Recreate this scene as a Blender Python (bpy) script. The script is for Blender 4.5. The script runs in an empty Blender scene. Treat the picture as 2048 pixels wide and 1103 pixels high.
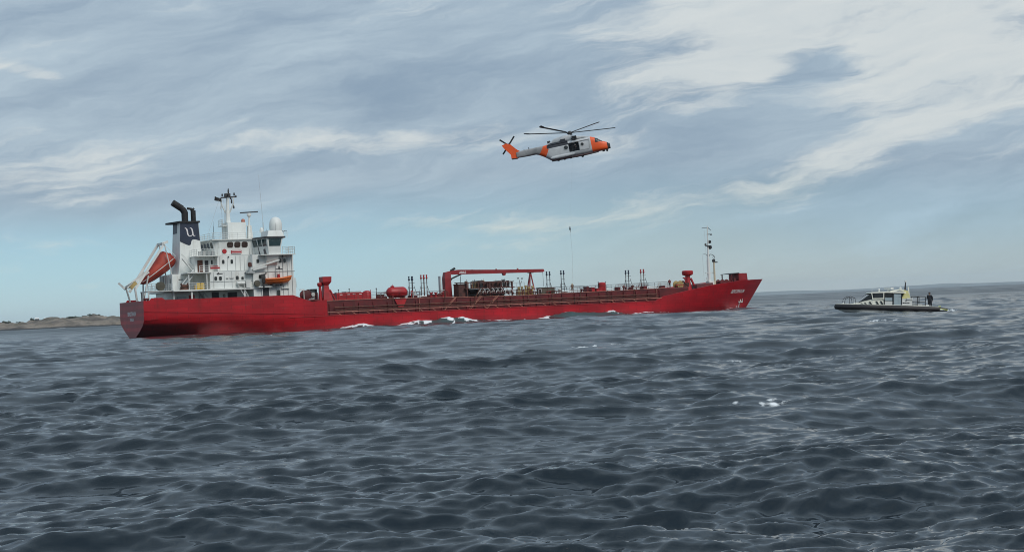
import bpy, math, random
import numpy as np
from mathutils import Vector, Matrix
from math import radians, cos, sin, pi

scene = bpy.context.scene
col = scene.collection
random.seed(7)

# ------------------------------------------------------------------ camera
cam_data = bpy.data.cameras.new('camera')
cam_data.sensor_width = 36.0
cam_data.lens = 52.73
cam_data.clip_start = 0.1
cam_data.clip_end = 60000
cam = bpy.data.objects.new('camera', cam_data)
cam.matrix_world = Matrix.Translation((0, 0, 2.7)) @ Matrix.Rotation(radians(91.134), 4, 'X') @ Matrix.Rotation(radians(-2.51), 4, 'Z')
col.objects.link(cam)
scene.camera = cam

# ------------------------------------------------------------------ view + sampling
scene.view_settings.view_transform = 'Standard'
scene.view_settings.look = 'None'
scene.view_settings.exposure = 0.24
scene.view_settings.gamma = 1.0
scene.view_settings.use_curve_mapping = False
scene.render.engine = 'CYCLES'
scene.cycles.use_denoising = True
scene.cycles.max_bounces = 6
scene.cycles.volume_bounces = 1
scene.cycles.caustics_reflective = False
scene.cycles.caustics_refractive = False
scene.cycles.filter_width = 1.0

SUN_EL, SUN_AZ = 42.0, 140.0        # degrees; azimuth clockwise from +Y (the view direction)

# ------------------------------------------------------------------ node helpers
class NT:
    def __init__(self, tree):
        self.t = tree
    def n(self, kind, **kw):
        nd = self.t.nodes.new(kind)
        for k, v in kw.items():
            setattr(nd, k, v)
        return nd
    def put(self, sock, v):
        if isinstance(v, (int, float)):
            sock.default_value = v
        elif isinstance(v, (tuple, list)):
            v = tuple(v)
            if sock.type == 'RGBA' and len(v) == 3:
                v = v + (1.0,)
            sock.default_value = v
        else:
            self.t.links.new(v, sock)
    def m(self, op, a, b=0.0, c=None, clamp=False):
        nd = self.n('ShaderNodeMath', operation=op, use_clamp=clamp)
        self.put(nd.inputs[0], a)
        self.put(nd.inputs[1], b)
        if c is not None:
            self.put(nd.inputs[2], c)
        return nd.outputs[0]
    def add(self, *xs):
        r = xs[0]
        for x in xs[1:]:
            r = self.m('ADD', r, x)
        return r
    def mul(self, a, b):
        return self.m('MULTIPLY', a, b)
    def sstep(self, v, lo, hi, a=0.0, b=1.0):
        nd = self.n('ShaderNodeMapRange', interpolation_type='SMOOTHSTEP')
        for i, x in enumerate((v, lo, hi, a, b)):
            self.put(nd.inputs[i], x)
        return nd.outputs[0]
    def xyz(self, x, y, z):
        nd = self.n('ShaderNodeCombineXYZ')
        for i, v in enumerate((x, y, z)):
            self.put(nd.inputs[i], v)
        return nd.outputs[0]
    def sep(self, v):
        nd = self.n('ShaderNodeSeparateXYZ')
        self.put(nd.inputs[0], v)
        return nd.outputs
    def scale(self, v, s):
        nd = self.n('ShaderNodeVectorMath', operation='MULTIPLY')
        self.put(nd.inputs[0], v)
        nd.inputs[1].default_value = s
        return nd.outputs[0]
    def noise(self, vec, scale=1.0, detail=4.0, rough=0.55, dist=0.0):
        nd = self.n('ShaderNodeTexNoise')
        self.put(nd.inputs['Vector'], vec)
        nd.inputs['Scale'].default_value = scale
        nd.inputs['Detail'].default_value = detail
        nd.inputs['Roughness'].default_value = rough
        nd.inputs['Distortion'].default_value = dist
        return nd.outputs['Fac']
    def mix(self, f, a, b):
        nd = self.n('ShaderNodeMix', data_type='RGBA')
        self.put(nd.inputs[0], f)
        self.put(nd.inputs[6], a)
        self.put(nd.inputs[7], b)
        return nd.outputs[2]

# ------------------------------------------------------------------ world: broken overcast over a pale blue sky
world = bpy.data.worlds.new('World')
scene.world = world
world.use_nodes = True
world.node_tree.nodes.clear()
W = NT(world.node_tree)
tc = W.n('ShaderNodeTexCoord')
d = tc.outputs['Generated']
dx, dy, dz = W.sep(d)
az = W.mul(W.m('ARCTAN2', dx, dy), 57.2958)
el = W.mul(W.m('ARCSINE', dz), 57.2958)
sky = W.n('ShaderNodeTexSky', sky_type='NISHITA')
sky.sun_disc = False
sky.sun_elevation = radians(SUN_EL)
sky.sun_rotation = radians(SUN_AZ)
sky.air_density = 1.0
sky.dust_density = 0.0
sky.ozone_density = 1.0
# fibrous noise, drawn out along the wind (slightly rising to the north-east)
wob = W.noise(W.scale(d, (3.2, 3.2, 9.0)), 1.0, 5, 0.55)
wob2 = W.noise(W.scale(d, (4.1, 4.1, 12.0)), 1.7, 5, 0.6)
azd = W.add(az, W.mul(W.m('SUBTRACT', wob, 0.5), 8.0))
eld = W.add(el, W.mul(W.m('SUBTRACT', wob2, 0.5), 2.6))
fib = W.noise(W.xyz(W.add(W.mul(azd, 0.10), W.mul(eld, 0.02)), W.add(W.mul(eld, 0.62), W.mul(azd, -0.115)), 0.0), 1.0, 8, 0.62, 0.3)
fine = W.noise(W.xyz(W.mul(azd, 0.35), W.add(W.mul(eld, 2.1), W.mul(azd, -0.25)), 3.0), 1.0, 6, 0.6, 0.2)
broad = W.noise(W.scale(d, (2.0, 2.0, 6.5)), 1.0, 4, 0.5)

def blob(a0, e0, ra, re, tilt=0.0):
    c, s = cos(radians(tilt)), sin(radians(tilt))
    da = W.m('SUBTRACT', azd, a0)
    de = W.m('SUBTRACT', eld, e0)
    p = W.add(W.mul(da, c / ra), W.mul(de, s / ra))
    q = W.add(W.mul(da, -s / re), W.mul(de, c / re))
    return W.m('EXPONENT', W.mul(W.add(W.mul(p, p), W.mul(q, q)), -1.0))

def field(base, items):
    r = base
    for w, b in items:
        r = W.add(r, W.mul(blob(*b), w))
    return r
# pale sunlit cloud
pale = field(W.add(W.mul(W.m('SUBTRACT', fib, 0.5), 2.9), W.mul(W.m('SUBTRACT', fine, 0.5), 1.25), W.mul(W.m('SUBTRACT', broad, 0.5), 0.7), -0.34), [
    (1.05, (17.0, 9.6, 10.0, 4.2, 4.0)),
    (0.80, (10.0, 11.5, 5.0, 3.0, 20.0)),
    (0.55, (8.0, 8.6, 3.5, 1.6, 10.0)),
    (0.30, (26.0, 8.0, 10.0, 5.0, 0.0)),
    (0.62, (6.5, 3.9, 7.5, 0.8, 9.0)),
    (0.70, (12.5, 5.0, 6.0, 0.85, 15.0)),
    (0.70, (3.5, 5.7, 3.2, 0.35, 7.0)),
    (0.75, (-17.0, 5.2, 5.5, 1.1, -2.0)),
    (0.75, (-5.0, 6.4, 7.0, 0.5, 1.0)),
    (0.75, (-17.5, 9.0, 4.0, 0.28, -15.0)),
    (0.40, (-4.0, 12.8, 6.0, 1.2, 0.0)),
    (0.55, (-2.0, 3.3, 6.0, 0.5, 0.0)),
    (-1.50, (9.0, 5.9, 3.2, 1.0, 12.0)),
    (-1.30, (11.6, 8.6, 1.4, 0.8, 28.0)),
    (-0.75, (-7.0, 9.0, 13.0, 1.3, 2.0)),
    (-0.65, (-5.0, 4.9, 6.0, 0.7, -3.0)),
    (-0.90, (17.5, 5.6, 3.6, 0.5, 10.0)),
    (-0.80, (17.0, 3.3, 8.0, 0.6, 8.0)),
    (-0.60, (15.0, 1.6, 12.0, 1.0, 3.0)),
])
pale_f = W.sstep(pale, -0.15, 0.80)
# grey-blue stratus: nearly everywhere aloft, thinning to clear pale blue low down
cover = W.add(W.sstep(el, 0.8, 6.0), W.mul(W.m('SUBTRACT', broad, 0.5), 1.6), W.mul(W.m('SUBTRACT', fib, 0.5), 0.9), W.mul(blob(16.0, 2.0, 10.0, 2.5), 0.45), -0.12)
cover_f = W.sstep(cover, -0.1, 1.0, 0.62, 0.96)
lum = W.sstep(W.add(fib, W.mul(broad, 0.6)), 0.5, 1.15)
grey = W.mix(lum, (0.214, 0.290, 0.382), (0.402, 0.492, 0.560))
# low down the veil is thin and the clear blue shows through it, more so in the west
low = W.mul(W.sstep(W.add(el, W.mul(W.m('SUBTRACT', broad, 0.5), 5.0)), 1.2, 5.2, 1.0, 0.0), W.sstep(az, -10.0, 9.0, 1.0, 0.30))
grey = W.mix(W.mul(low, 0.95), grey, (0.215, 0.500, 0.700))
bg_sky = W.n('ShaderNodeBackground')
W.put(bg_sky.inputs[0], sky.outputs[0])
bg_sky.inputs[1].default_value = 0.062
cl = W.mix(W.mul(pale_f, 0.92), grey, W.mix(fine, (0.480, 0.535, 0.560), (0.635, 0.655, 0.640)))
# an overcast vault is brighter overhead than at the horizon
vault = W.n('ShaderNodeVectorMath', operation='SCALE')
W.put(vault.inputs[0], cl)
W.put(vault.inputs['Scale'], W.m('MAXIMUM', 1.0, W.add(0.95, W.mul(dz, 0.35))))
cl = vault.outputs[0]
bg_cloud = W.n('ShaderNodeBackground')
W.put(bg_cloud.inputs[0], cl)
bg_cloud.inputs[1].default_value = 1.0
fac = W.m('MAXIMUM', cover_f, W.mul(pale_f, 0.9))
mx = W.n('ShaderNodeMixShader')
W.put(mx.inputs[0], fac)
W.t.links.new(bg_sky.outputs[0], mx.inputs[1])
W.t.links.new(bg_cloud.outputs[0], mx.inputs[2])
wo = W.n('ShaderNodeOutputWorld')
W.t.links.new(mx.outputs[0], wo.inputs[0])

# ------------------------------------------------------------------ sun, veiled by thin cloud
sd = bpy.data.lights.new('sun', 'SUN')
sd.energy = 1.6
sd.angle = radians(28)
sd.color = (1.0, 0.95, 0.88)
sun = bpy.data.objects.new('sun', sd)
a_, e_ = radians(SUN_AZ), radians(SUN_EL)
sdir = Vector((sin(a_) * cos(e_), cos(a_) * cos(e_), sin(e_)))
sun.rotation_euler = sdir.to_track_quat('Z', 'Y').to_euler()
sun.location = sdir * 200
col.objects.link(sun)

# ------------------------------------------------------------------ materials
def mat(name, color, rough=0.5, metal=0.0, var=0.12, vscale=0.8, streak=0.0, streak_col=(0.10, 0.05, 0.03), bump=0.0, bscale=0.5, spec=0.5, plates=False):
    m = bpy.data.materials.new(name)
    m.use_nodes = True
    t = NT(m.node_tree)
    b = m.node_tree.nodes['Principled BSDF']
    co = t.n('ShaderNodeTexCoord').outputs['Object']
    base = tuple(color)
    n1 = t.noise(co, vscale, 5, 0.6)
    lo = tuple(c * (1 - var) for c in base)
    hi = tuple(min(1, c * (1 + var)) for c in base)
    c = t.mix(t.sstep(n1, 0.3, 0.7), lo, hi)
    if streak > 0:
        st = t.noise(t.scale(co, (1.6, 1.6, 0.13)), 1.0, 5, 0.65)
        pt = t.noise(co, 0.35, 3, 0.5)
        c = t.mix(t.mul(t.mul(t.sstep(st, 0.52, 0.72), t.sstep(pt, 0.4, 0.65)), streak), c, streak_col)
    if plates:
        # shell plating: welded seams, uneven repainting from plate to plate, wet weedy boot line
        ox, oy, oz = t.sep(co)
        bk = t.n('ShaderNodeTexBrick')
        t.put(bk.inputs['Vector'], t.xyz(t.mul(ox, 0.14), t.mul(oz, 0.42), 0.0))
        bk.inputs['Color1'].default_value = (0.86, 0.86, 0.86, 1)
        bk.inputs['Color2'].default_value = (1.06, 1.06, 1.06, 1)
        bk.inputs['Mortar'].default_value = (0.70, 0.70, 0.70, 1)
        bk.inputs['Scale'].default_value = 1.0
        bk.inputs['Mortar Size'].default_value = 0.010
        mu = t.n('ShaderNodeMix', data_type='RGBA', blend_type='MULTIPLY')
        mu.inputs[0].default_value = 1.0
        t.put(mu.inputs[6], c)
        t.put(mu.inputs[7], bk.outputs['Color'])
        c = mu.outputs[2]
        wet = t.sstep(t.add(oz, t.mul(t.noise(t.scale(co, (.5, .5, .2)), 1.0, 5, .65), -1.6)), -0.55, 0.35, 0.55, 0.0)
        c = t.mix(wet, c, (0.11, 0.006, 0.008))
        rub = t.mul(t.sstep(t.noise(t.scale(co, (.25, .25, 2.6)), 1.0, 5, .7), 0.58, 0.74), t.sstep(t.noise(co, .12, 3, .5), .45, .62))
        c = t.mix(t.mul(rub, 0.35), c, (0.30, 0.10, 0.09))
    t.put(b.inputs['Base Color'], c)
    b.inputs['Roughness'].default_value = rough
    b.inputs['Metallic'].default_value = metal
    b.inputs['Specular IOR Level'].default_value = spec
    if bump > 0:
        bn = t.n('ShaderNodeBump')
        bn.inputs['Strength'].default_value = 1.0
        bn.inputs['Distance'].default_value = bump
        t.put(bn.inputs['Height'], t.noise(co, bscale, 3, 0.5))
        t.put(b.inputs['Normal'], bn.outputs[0])
    return m

def glass_mat(name, color, rough=0.06):
    m = bpy.data.materials.new(name)
    m.use_nodes = True
    b = m.node_tree.nodes['Principled BSDF']
    t = NT(m.node_tree)
    co = t.n('ShaderNodeTexCoord').outputs['Object']
    t.put(b.inputs['Base Color'], t.mix(t.noise(co, 2.0, 2), tuple(c * 0.6 for c in color), tuple(c * 1.4 for c in color)))
    b.inputs['Roughness'].default_value = rough
    b.inputs['IOR'].default_value = 1.5
    return m

M = {}
M['hull_red'] = mat('hull_red', (0.385, 0.0030, 0.0100), 0.46, var=0.16, vscale=0.25, streak=0.85, streak_col=(0.15, 0.010, 0.009), bump=0.06, bscale=0.35, spec=0.4, plates=True)
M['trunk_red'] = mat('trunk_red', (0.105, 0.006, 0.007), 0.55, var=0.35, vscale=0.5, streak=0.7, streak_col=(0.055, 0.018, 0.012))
M['deck_red'] = mat('deck_red', (0.24, 0.022, 0.018), 0.7, var=0.3, vscale=0.7)
M['gear_red'] = mat('gear_red', (0.36, 0.010, 0.014), 0.45, var=0.2, vscale=0.8, streak=0.4)
M['crane_red'] = mat('crane_red', (0.24, 0.010, 0.014), 0.5, var=0.2, vscale=0.7, streak=0.3)
M['rail_pale'] = mat('rail_pale', (0.34, 0.13, 0.09), 0.5, var=0.4, vscale=0.9)
M['white'] = mat('white', (0.72, 0.74, 0.71), 0.5, var=0.06, vscale=0.4, streak=0.6, streak_col=(0.36, 0.29, 0.22), bump=0.01, bscale=0.6)
M['white_trim'] = mat('white_trim', (0.68, 0.69, 0.66), 0.5, var=0.08, vscale=0.9, streak=0.25, streak_col=(0.45, 0.36, 0.27))
M['grey_paint'] = mat('grey_paint', (0.34, 0.36, 0.36), 0.55, var=0.15, vscale=0.7, streak=0.5, streak_col=(0.16, 0.13, 0.11))
M['deck_green'] = mat('deck_green', (0.13, 0.15, 0.13), 0.7, var=0.2)
M['navy'] = mat('navy', (0.010, 0.018, 0.042), 0.45, var=0.2)
M['soot'] = mat('soot', (0.012, 0.010, 0.010), 0.7, var=0.4, vscale=1.5)
M['black'] = mat('black', (0.012, 0.012, 0.013), 0.55, var=0.2)
M['rubber'] = mat('rubber', (0.014, 0.012, 0.014), 0.55, var=0.2)
M['steel_dark'] = mat('steel_dark', (0.045, 0.042, 0.045), 0.5, var=0.3)
M['steel_pale'] = mat('steel_pale', (0.50, 0.50, 0.48), 0.45, var=0.2, vscale=1.2)
M['rust'] = mat('rust', (0.10, 0.038, 0.022), 0.75, var=0.5, vscale=1.5)
M['brown_gear'] = mat('brown_gear', (0.075, 0.024, 0.018), 0.7, var=0.5, vscale=1.2)
M['ochre'] = mat('ochre', (0.38, 0.27, 0.10), 0.6, var=0.25)
M['olive'] = mat('olive', (0.085, 0.078, 0.055), 0.7, var=0.25)
M['yellow'] = mat('yellow', (0.62, 0.40, 0.04), 0.5, var=0.15)
M['lifeboat'] = mat('lifeboat', (0.36, 0.035, 0.014), 0.5, var=0.22, vscale=0.9, streak=0.6, streak_col=(0.25, 0.045, 0.025))
M['orange'] = mat('orange', (0.72, 0.150, 0.020), 0.45, var=0.1, vscale=0.9)
M['lettering'] = mat('lettering', (0.74, 0.70, 0.70), 0.5, var=0.1)
M['glass'] = glass_mat('glass', (0.020, 0.022, 0.022), 0.05)
M['glass_brown'] = glass_mat('glass_brown', (0.050, 0.032, 0.026), 0.10)
M['glass_teal'] = glass_mat('glass_teal', (0.030, 0.060, 0.065), 0.05)
M['recess_shade'] = mat('recess_shade', (0.05, 0.05, 0.055), 0.8, var=0.3)  # flat dark colour painted as the shade inside door openings

# ------------------------------------------------------------------ mesh builder (x forward, second coordinate to starboard, z up)
class MB:
    def __init__(self):
        self.v, self.f = [], []
    def vert(self, p):
        self.v.append((p[0], -p[1], p[2]))
        return len(self.v) - 1
    def face(self, *i):
        self.f.append(tuple(i))
    def poly(self, pts):
        self.face(*[self.vert(p) for p in pts])
        return self
    def hexa(self, a, b):
        """two rings of equal length joined by sides and capped"""
        n = len(a)
        ia = [self.vert(p) for p in a]
        ib = [self.vert(p) for p in b]
        for i in range(n):
            j = (i + 1) % n
            self.face(ia[i], ia[j], ib[j], ib[i])
        self.face(*ia[::-1])
        self.face(*ib)
        return self
    def box(self, s0, s1, t0, t1, z0, z1):
        return self.hexa([(s0, t0, z0), (s1, t0, z0), (s1, t1, z0), (s0, t1, z0)], [(s0, t0, z1), (s1, t0, z1), (s1, t1, z1), (s0, t1, z1)])
    def prism(self, prof, t0, t1):
        """profile of (s, z) drawn out in t"""
        return self.hexa([(s, t0, z) for s, z in prof], [(s, t1, z) for s, z in prof])
    def plan(self, prof, z0, z1):
        """plan of (s, t) drawn out in z"""
        return self.hexa([(s, t, z0) for s, t in prof], [(s, t, z1) for s, t in prof])
    def tube(self, p, q, r, r2=None, n=6):
        p, q = Vector(p), Vector(q)
        ax = (q - p)
        if ax.length < 1e-6:
            return self
        ax.normalize()
        up = Vector((0, 0, 1)) if abs(ax.z) < 0.9 else Vector((1, 0, 0))
        e1 = ax.cross(up).normalized()
        e2 = ax.cross(e1)
        r2 = r if r2 is None else r2
        ring = lambda c, rr: [tuple(c + (e1 * cos(2 * pi * k / n) + e2 * sin(2 * pi * k / n)) * rr) for k in range(n)]
        return self.hexa(ring(p, r), ring(q, r2))
    def path(self, pts, r, n=6):
        for a, b in zip(pts, pts[1:]):
            self.tube(a, b, r, None, n)
        return self
    def bar(self, p, q, w, h):
        p, q = Vector(p), Vector(q)
        ax = (q - p).normalized()
        up = Vector((0, 0, 1)) if abs(ax.z) < 0.95 else Vector((1, 0, 0))
        e1 = ax.cross(up).normalized() * (w / 2)
        e2 = ax.cross(e1).normalized() * (h / 2)
        ring = lambda c: [tuple(c + e1 + e2), tuple(c - e1 + e2), tuple(c - e1 - e2), tuple(c + e1 - e2)]
        return self.hexa(ring(p), ring(q))
    def lathe(self, c, prof, n=16, axis='z'):
        rings = []
        for r, h in prof:
            ring = []
            for k in range(n):
                a = 2 * pi * k / n
                u, w = max(r, 1e-3) * cos(a), max(r, 1e-3) * sin(a)
                o = {'z': (u, w, h), 'x': (h, u, w), 'y': (u, h, w)}[axis]
                ring.append(self.vert((c[0] + o[0], c[1] + o[1], c[2] + o[2])))
            rings.append(ring)
        for a, b in zip(rings, rings[1:]):
            for k in range(n):
                j = (k + 1) % n
                self.face(a[k], a[j], b[j], b[k])
        self.face(*rings[0][::-1])
        self.face(*rings[-1])
        return self
    def loft(self, rings, cap=True):
        idx = [[self.vert(p) for p in r] for r in rings]
        n = len(idx[0])
        for a, b in zip(idx, idx[1:]):
            for k in range(n):
                j = (k + 1) % n
                self.face(a[k], a[j], b[j], b[k])
        if cap:
            self.face(*idx[0][::-1])
            self.face(*idx[-1])
        return self
    def grid(self, rows):
        idx = [[self.vert(p) for p in r] for r in rows]
        for a, b in zip(idx, idx[1:]):
            for k in range(len(a) - 1):
                self.face(a[k], a[k + 1], b[k + 1], b[k])
        return self
    def rail(self, pts, h=1.05, step=1.5, r=0.03, rails=3):
        for a, b in zip(pts, pts[1:]):
            a, b = Vector(a), Vector(b)
            L = (b - a).length
            n = max(1, round(L / step))
            for i in range(n + 1):
                p = a.lerp(b, i / n)
                self.tube(p, p + Vector((0, 0, h)), r, None, 4)
            for k in range(rails):
                dz = Vector((0, 0, h * (k + 1) / rails))
                self.tube(a + dz, b + dz, r, None, 4)
        return self
    def build(self, name, material, parent=None, smooth=False):
        me = bpy.data.meshes.new(name)
        me.from_pydata(self.v, [], self.f)
        import bmesh
        bm = bmesh.new()
        bm.from_mesh(me)
        bmesh.ops.recalc_face_normals(bm, faces=bm.faces)
        bm.to_mesh(me)
        bm.free()
        me.materials.append(M[material] if isinstance(material, str) else material)
        if smooth:
            for p in me.polygons:
                p.use_smooth = True
            try:
                me.set_sharp_from_angle(angle=radians(smooth if smooth is not True else 35))
            except Exception:
                pass
        ob = bpy.data.objects.new(name, me)
        col.objects.link(ob)
        if parent is not None:
            ob.parent = parent
        return ob

def tag(o, label, cat, group=None):
    o['label'] = label
    o['category'] = cat
    if group:
        o['group'] = group
    return o

def empty(name, loc, rz=0.0, ry=0.0):
    o = bpy.data.objects.new(name, None)
    o.location = loc
    o.rotation_euler = (0, ry, rz)
    o.empty_display_size = 0.5
    col.objects.link(o)
    return o

def text_mesh(name, body, size, material, parent, origin, right, up, bold=0.0, xscale=1.0):
    """flat painted lettering: plane spanned by right/up (builder coordinates), origin at the lower left"""
    cu = bpy.data.curves.new(name, 'FONT')
    cu.body = body
    cu.size = size
    cu.offset = bold
    to = bpy.data.objects.new(name, cu)
    me = bpy.data.meshes.new_from_object(to)
    f = lambda v: Vector((v[0], -v[1], v[2]))
    o, r, u = f(origin), f(right).normalized(), f(up).normalized()
    for v in me.vertices:
        v.co = o + r * (v.co.x * xscale) + u * v.co.y
    me.materials.clear()
    me.materials.append(M[material])
    bpy.data.objects.remove(to)
    ob = bpy.data.objects.new(name, me)
    col.objects.link(ob)
    ob.parent = parent
    return ob

# ------------------------------------------------------------------ sea
SHIP_O = (-62.97, 247.43)
SHIP_TH = radians(28)
FW = np.array([cos(SHIP_TH), sin(SHIP_TH)])
SB = np.array([sin(SHIP_TH), -cos(SHIP_TH)])
WL_S = [-2, 0, 5, 13, 25, 35, 85, 97, 105, 112, 118, 122, 124.8, 126]
WL_B = [1.5, 2.2, 4.5, 6.8, 8.3, 9, 9, 9, 7.6, 5.4, 3.1, 1.4, 0.1, 0]
# height of the water along the starboard side (the sea runs up against the plating)
HW_S = [-8, 0, 9, 13, 24, 30.8, 32.3, 34.6, 37.1, 38.7, 43.5, 47.9, 50.5, 53.1, 54.4, 55.8, 57.9, 63.4, 67, 71.8, 76.4, 78.1, 80.5, 82.3, 86.0, 86.8, 88.0, 91, 94.9, 98.7, 102, 107, 113, 118, 123, 128]
HW_Z = [0, 0, -.15, -.2, -.2, -.3, 0, .45, .8, .35, .15, .85, .7, 1.2, .85, 1.15, .5, .3, .1, .25, .95, 1.2, .9, .8, .7, 1.05, .6, .1, .35, .15, -.2, -.3, -.1, .15, -.2, 0]
# broken white water along the plating: s, half length, strength
FOAM_S = [(12.5, 3.0, .9), (17, 3.5, .45), (22, 2.5, .35), (27, 4, .4), (31, 2, .6), (34.5, 2.0, .7), (37.2, 1.6, 1.0), (45.5, 3, .65), (48.2, 1.6, .8), (53.2, 1.0, 1.0), (55.8, .8, 1.0), (57.5, 1.2, .8), (63.5, 2.5, 1.0), (67.5, 3, .7), (71.5, 2.2, 1.0), (78.2, 1.5, .35), (86.8, .7, 1.0), (91.5, 3.2, 1.0), (95, 1.2, .7), (99, 1.5, .4), (106, 2.5, .35), (112, 2, .4), (118.5, 2.0, .8), (122, 2.0, 1.0)]

def vnoise(x, y, seed):
    """smooth value noise on arrays"""
    r = np.random.RandomState(seed).rand(256, 256).astype(np.float32)
    xi, yi = np.floor(x).astype(np.int64), np.floor(y).astype(np.int64)
    fx, fy = (x - xi).astype(np.float32), (y - yi).astype(np.float32)
    fx, fy = fx * fx * (3 - 2 * fx), fy * fy * (3 - 2 * fy)
    g = lambda a, b: r[(xi + a) % 256, (yi + b) % 256]
    return (g(0, 0) * (1 - fx) + g(1, 0) * fx) * (1 - fy) + (g(0, 1) * (1 - fx) + g(1, 1) * fx) * fy

def make_sea():
    dth = 0.00104
    half = 0.44
    dense = np.arange(-half, half, dth)
    side = [half]
    stp = dth
    while side[-1] < pi - 0.12:
        stp = min(stp * 1.22, 0.11)
        side.append(side[-1] + stp)
    side = np.array(side)
    th = np.concatenate([-side[::-1], dense[1:], side])
    rad = [1.2]
    while rad[-1] < 15000:
        r = rad[-1]
        f = 0.04 if r < 13 else 0.0031 if r < 70 else 0.0037 if r < 300 else min(0.05, 0.0037 * (r / 300) ** 1.7)
        rad.append(r * (1 + f))
    rad = np.array(rad)
    R, T = np.meshgrid(rad, th, indexing='ij')
    X = (R * np.sin(T)).astype(np.float32).ravel()
    Y = (R * np.cos(T)).astype(np.float32).ravel()
    dr = np.gradient(rad)
    dt = np.gradient(th)
    sp = np.maximum(np.repeat(dr[:, None], len(th), 1), R * dt[None, :] * 0.8).astype(np.float32).ravel()
    rng = np.random.RandomState(23)
    N = 320
    lam = 24.0 * (0.13 / 24.0) ** ((np.arange(N) + rng.rand(N)) / N)
    k = 2 * pi / lam
    steep = 0.0066 * np.interp(np.log(lam), np.log([0.13, 0.45, 0.8, 1.4, 2.2, 3.2, 5, 8, 12, 24]), [6.0, 6.0, 4.6, 2.9, 2.2, 2.2, 2.3, 2.0, 1.4, 0.8])
    amp = steep / k
    main = math.atan2(-0.97, 0.22)
    ang = main + rng.randn(N) * np.interp(lam, [0.3, 1.5, 6, 24], [0.34, 0.34, 0.42, 0.36])
    ph = rng.rand(N) * 2 * pi
    H = np.zeros_like(X)
    DX = np.zeros_like(X)
    DY = np.zeros_like(X)
    JX = np.ones_like(X)
    JY = np.ones_like(X)
    JZ = np.zeros_like(X)
    # gusts: short waves are stronger in some patches than in others
    gust = 0.80 + 0.45 * vnoise(X / 11 + 40, Y / 16 + 7, 3) * (0.5 + vnoise(X / 37, Y / 51, 5))
    sub = np.zeros_like(X)
    modu = None
    for i in range(N):
        cx, cy = math.cos(ang[i]), math.sin(ang[i])
        w = np.clip((lam[i] / sp - 1.7) / 2.0, 0, 1)
        sub += (1 - w * w) * np.float32(steep[i] ** 2 / 2)
        act = np.nonzero(w > 0)[0]
        if len(act) == 0:
            continue
        p = (np.float32(k[i] * cx) * X[act] + np.float32(k[i] * cy) * Y[act] + np.float32(ph[i]))
        a = np.float32(amp[i]) * w[act]
        if lam[i] < 2.6:
            if modu is None:
                # short waves ride on the crests of the longer ones and leave the troughs smooth
                sg = H / max(1e-6, float(np.std(H[X * X + Y * Y < 3600])))
                H_long, H = H, np.zeros_like(H)
                modu = (0.80 + 0.45 / (1 + np.exp(-1.5 * (sg - 0.35)))) * gust
            a = a * modu[act]
        c, s = a * np.cos(p), a * np.sin(p)
        Q = float(np.interp(lam[i], [0.2, 1.0, 2.5, 5.0], [0.35, 0.45, 0.50, 0.50]))
        H[act] += c
        DX[act] -= Q * cx * s
        DY[act] -= Q * cy * s
        if lam[i] < 1.4:
            continue
        kk = np.float32(Q * k[i]) * c
        JX[act] -= cx * cx * kk
        JY[act] -= cy * cy * kk
        JZ[act] -= cx * cy * kk
    J = JX * JY - JZ * JZ
    # crests peak, troughs lie flat
    inn = X * X + Y * Y < 1600
    for arr, kf in ((H_long, 0.08), (H, 0.12)):
        sd_ = float(np.std(arr[inn]))
        arr[:] = sd_ * (np.exp(kf * np.clip(arr / sd_, -6, 4.5)) - 1 - kf * kf / 2) / kf
    H = H + H_long
    # sharp-crested chop: ridged, warped wave trains on top of the random sea
    cm, sm = math.cos(main), math.sin(main)
    chop = np.zeros_like(X)
    for q_, (L_, A_, rot_, pw_) in enumerate(((7.0, .19, .10, 2.6), (3.6, .115, -.32, 2.4), (1.8, .060, .38, 2.3), (0.92, .038, -.18, 2.0), (0.5, .026, .30, 1.7), (0.27, .017, -.40, 1.4), (0.16, .008, .15, 1.3))):
        w = np.clip((L_ / sp - 1.8) / 2.2, 0, 1)
        act = np.nonzero(w > 0)[0]
        c_, s_ = math.cos(rot_), math.sin(rot_)
        al = X[act] * cm + Y[act] * sm
        ac = -X[act] * sm + Y[act] * cm
        u_ = (al * c_ - ac * s_) * (pi / L_)
        v_ = (al * s_ + ac * c_) * (pi / L_) * 0.26
        n1_ = vnoise(u_ * .9 + 31 * q_, v_ * 1.3 + 17, 290 + q_) * 2.2
        n2_ = vnoise(u_ * .9 + 57, v_ * 1.3 + 43 * q_, 395 + q_) * 2.2
        u_, v_ = u_ + n1_, v_ + n2_
        wu, wv = 1 - np.abs(np.sin(u_)), 1 - np.abs(np.sin(v_))
        wu = wu * (1 - wu) + np.abs(np.cos(u_)) * wu
        wv = wv * (1 - wv) + np.abs(np.cos(v_)) * wv
        o_ = (1 - np.clip(wu * wv, 0, 1) ** 0.65) ** pw_
        # the chop comes in patches and rides the crests
        pt_ = 0.45 + 1.1 * vnoise(X[act] / (7 * L_) + 3 * q_, Y[act] / (9 * L_), 100 + q_)
        chop[act] += A_ * w[act] * pt_ * (o_ - 0.28)
    H += chop
    thr = np.percentile(J[(np.hypot(X, Y) > 14) & (np.hypot(X, Y) < 200)], 0.12)
    foam = np.clip((thr - J) / 0.30, 0, 1) * 0.0
    teal = np.zeros_like(X)
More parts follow.
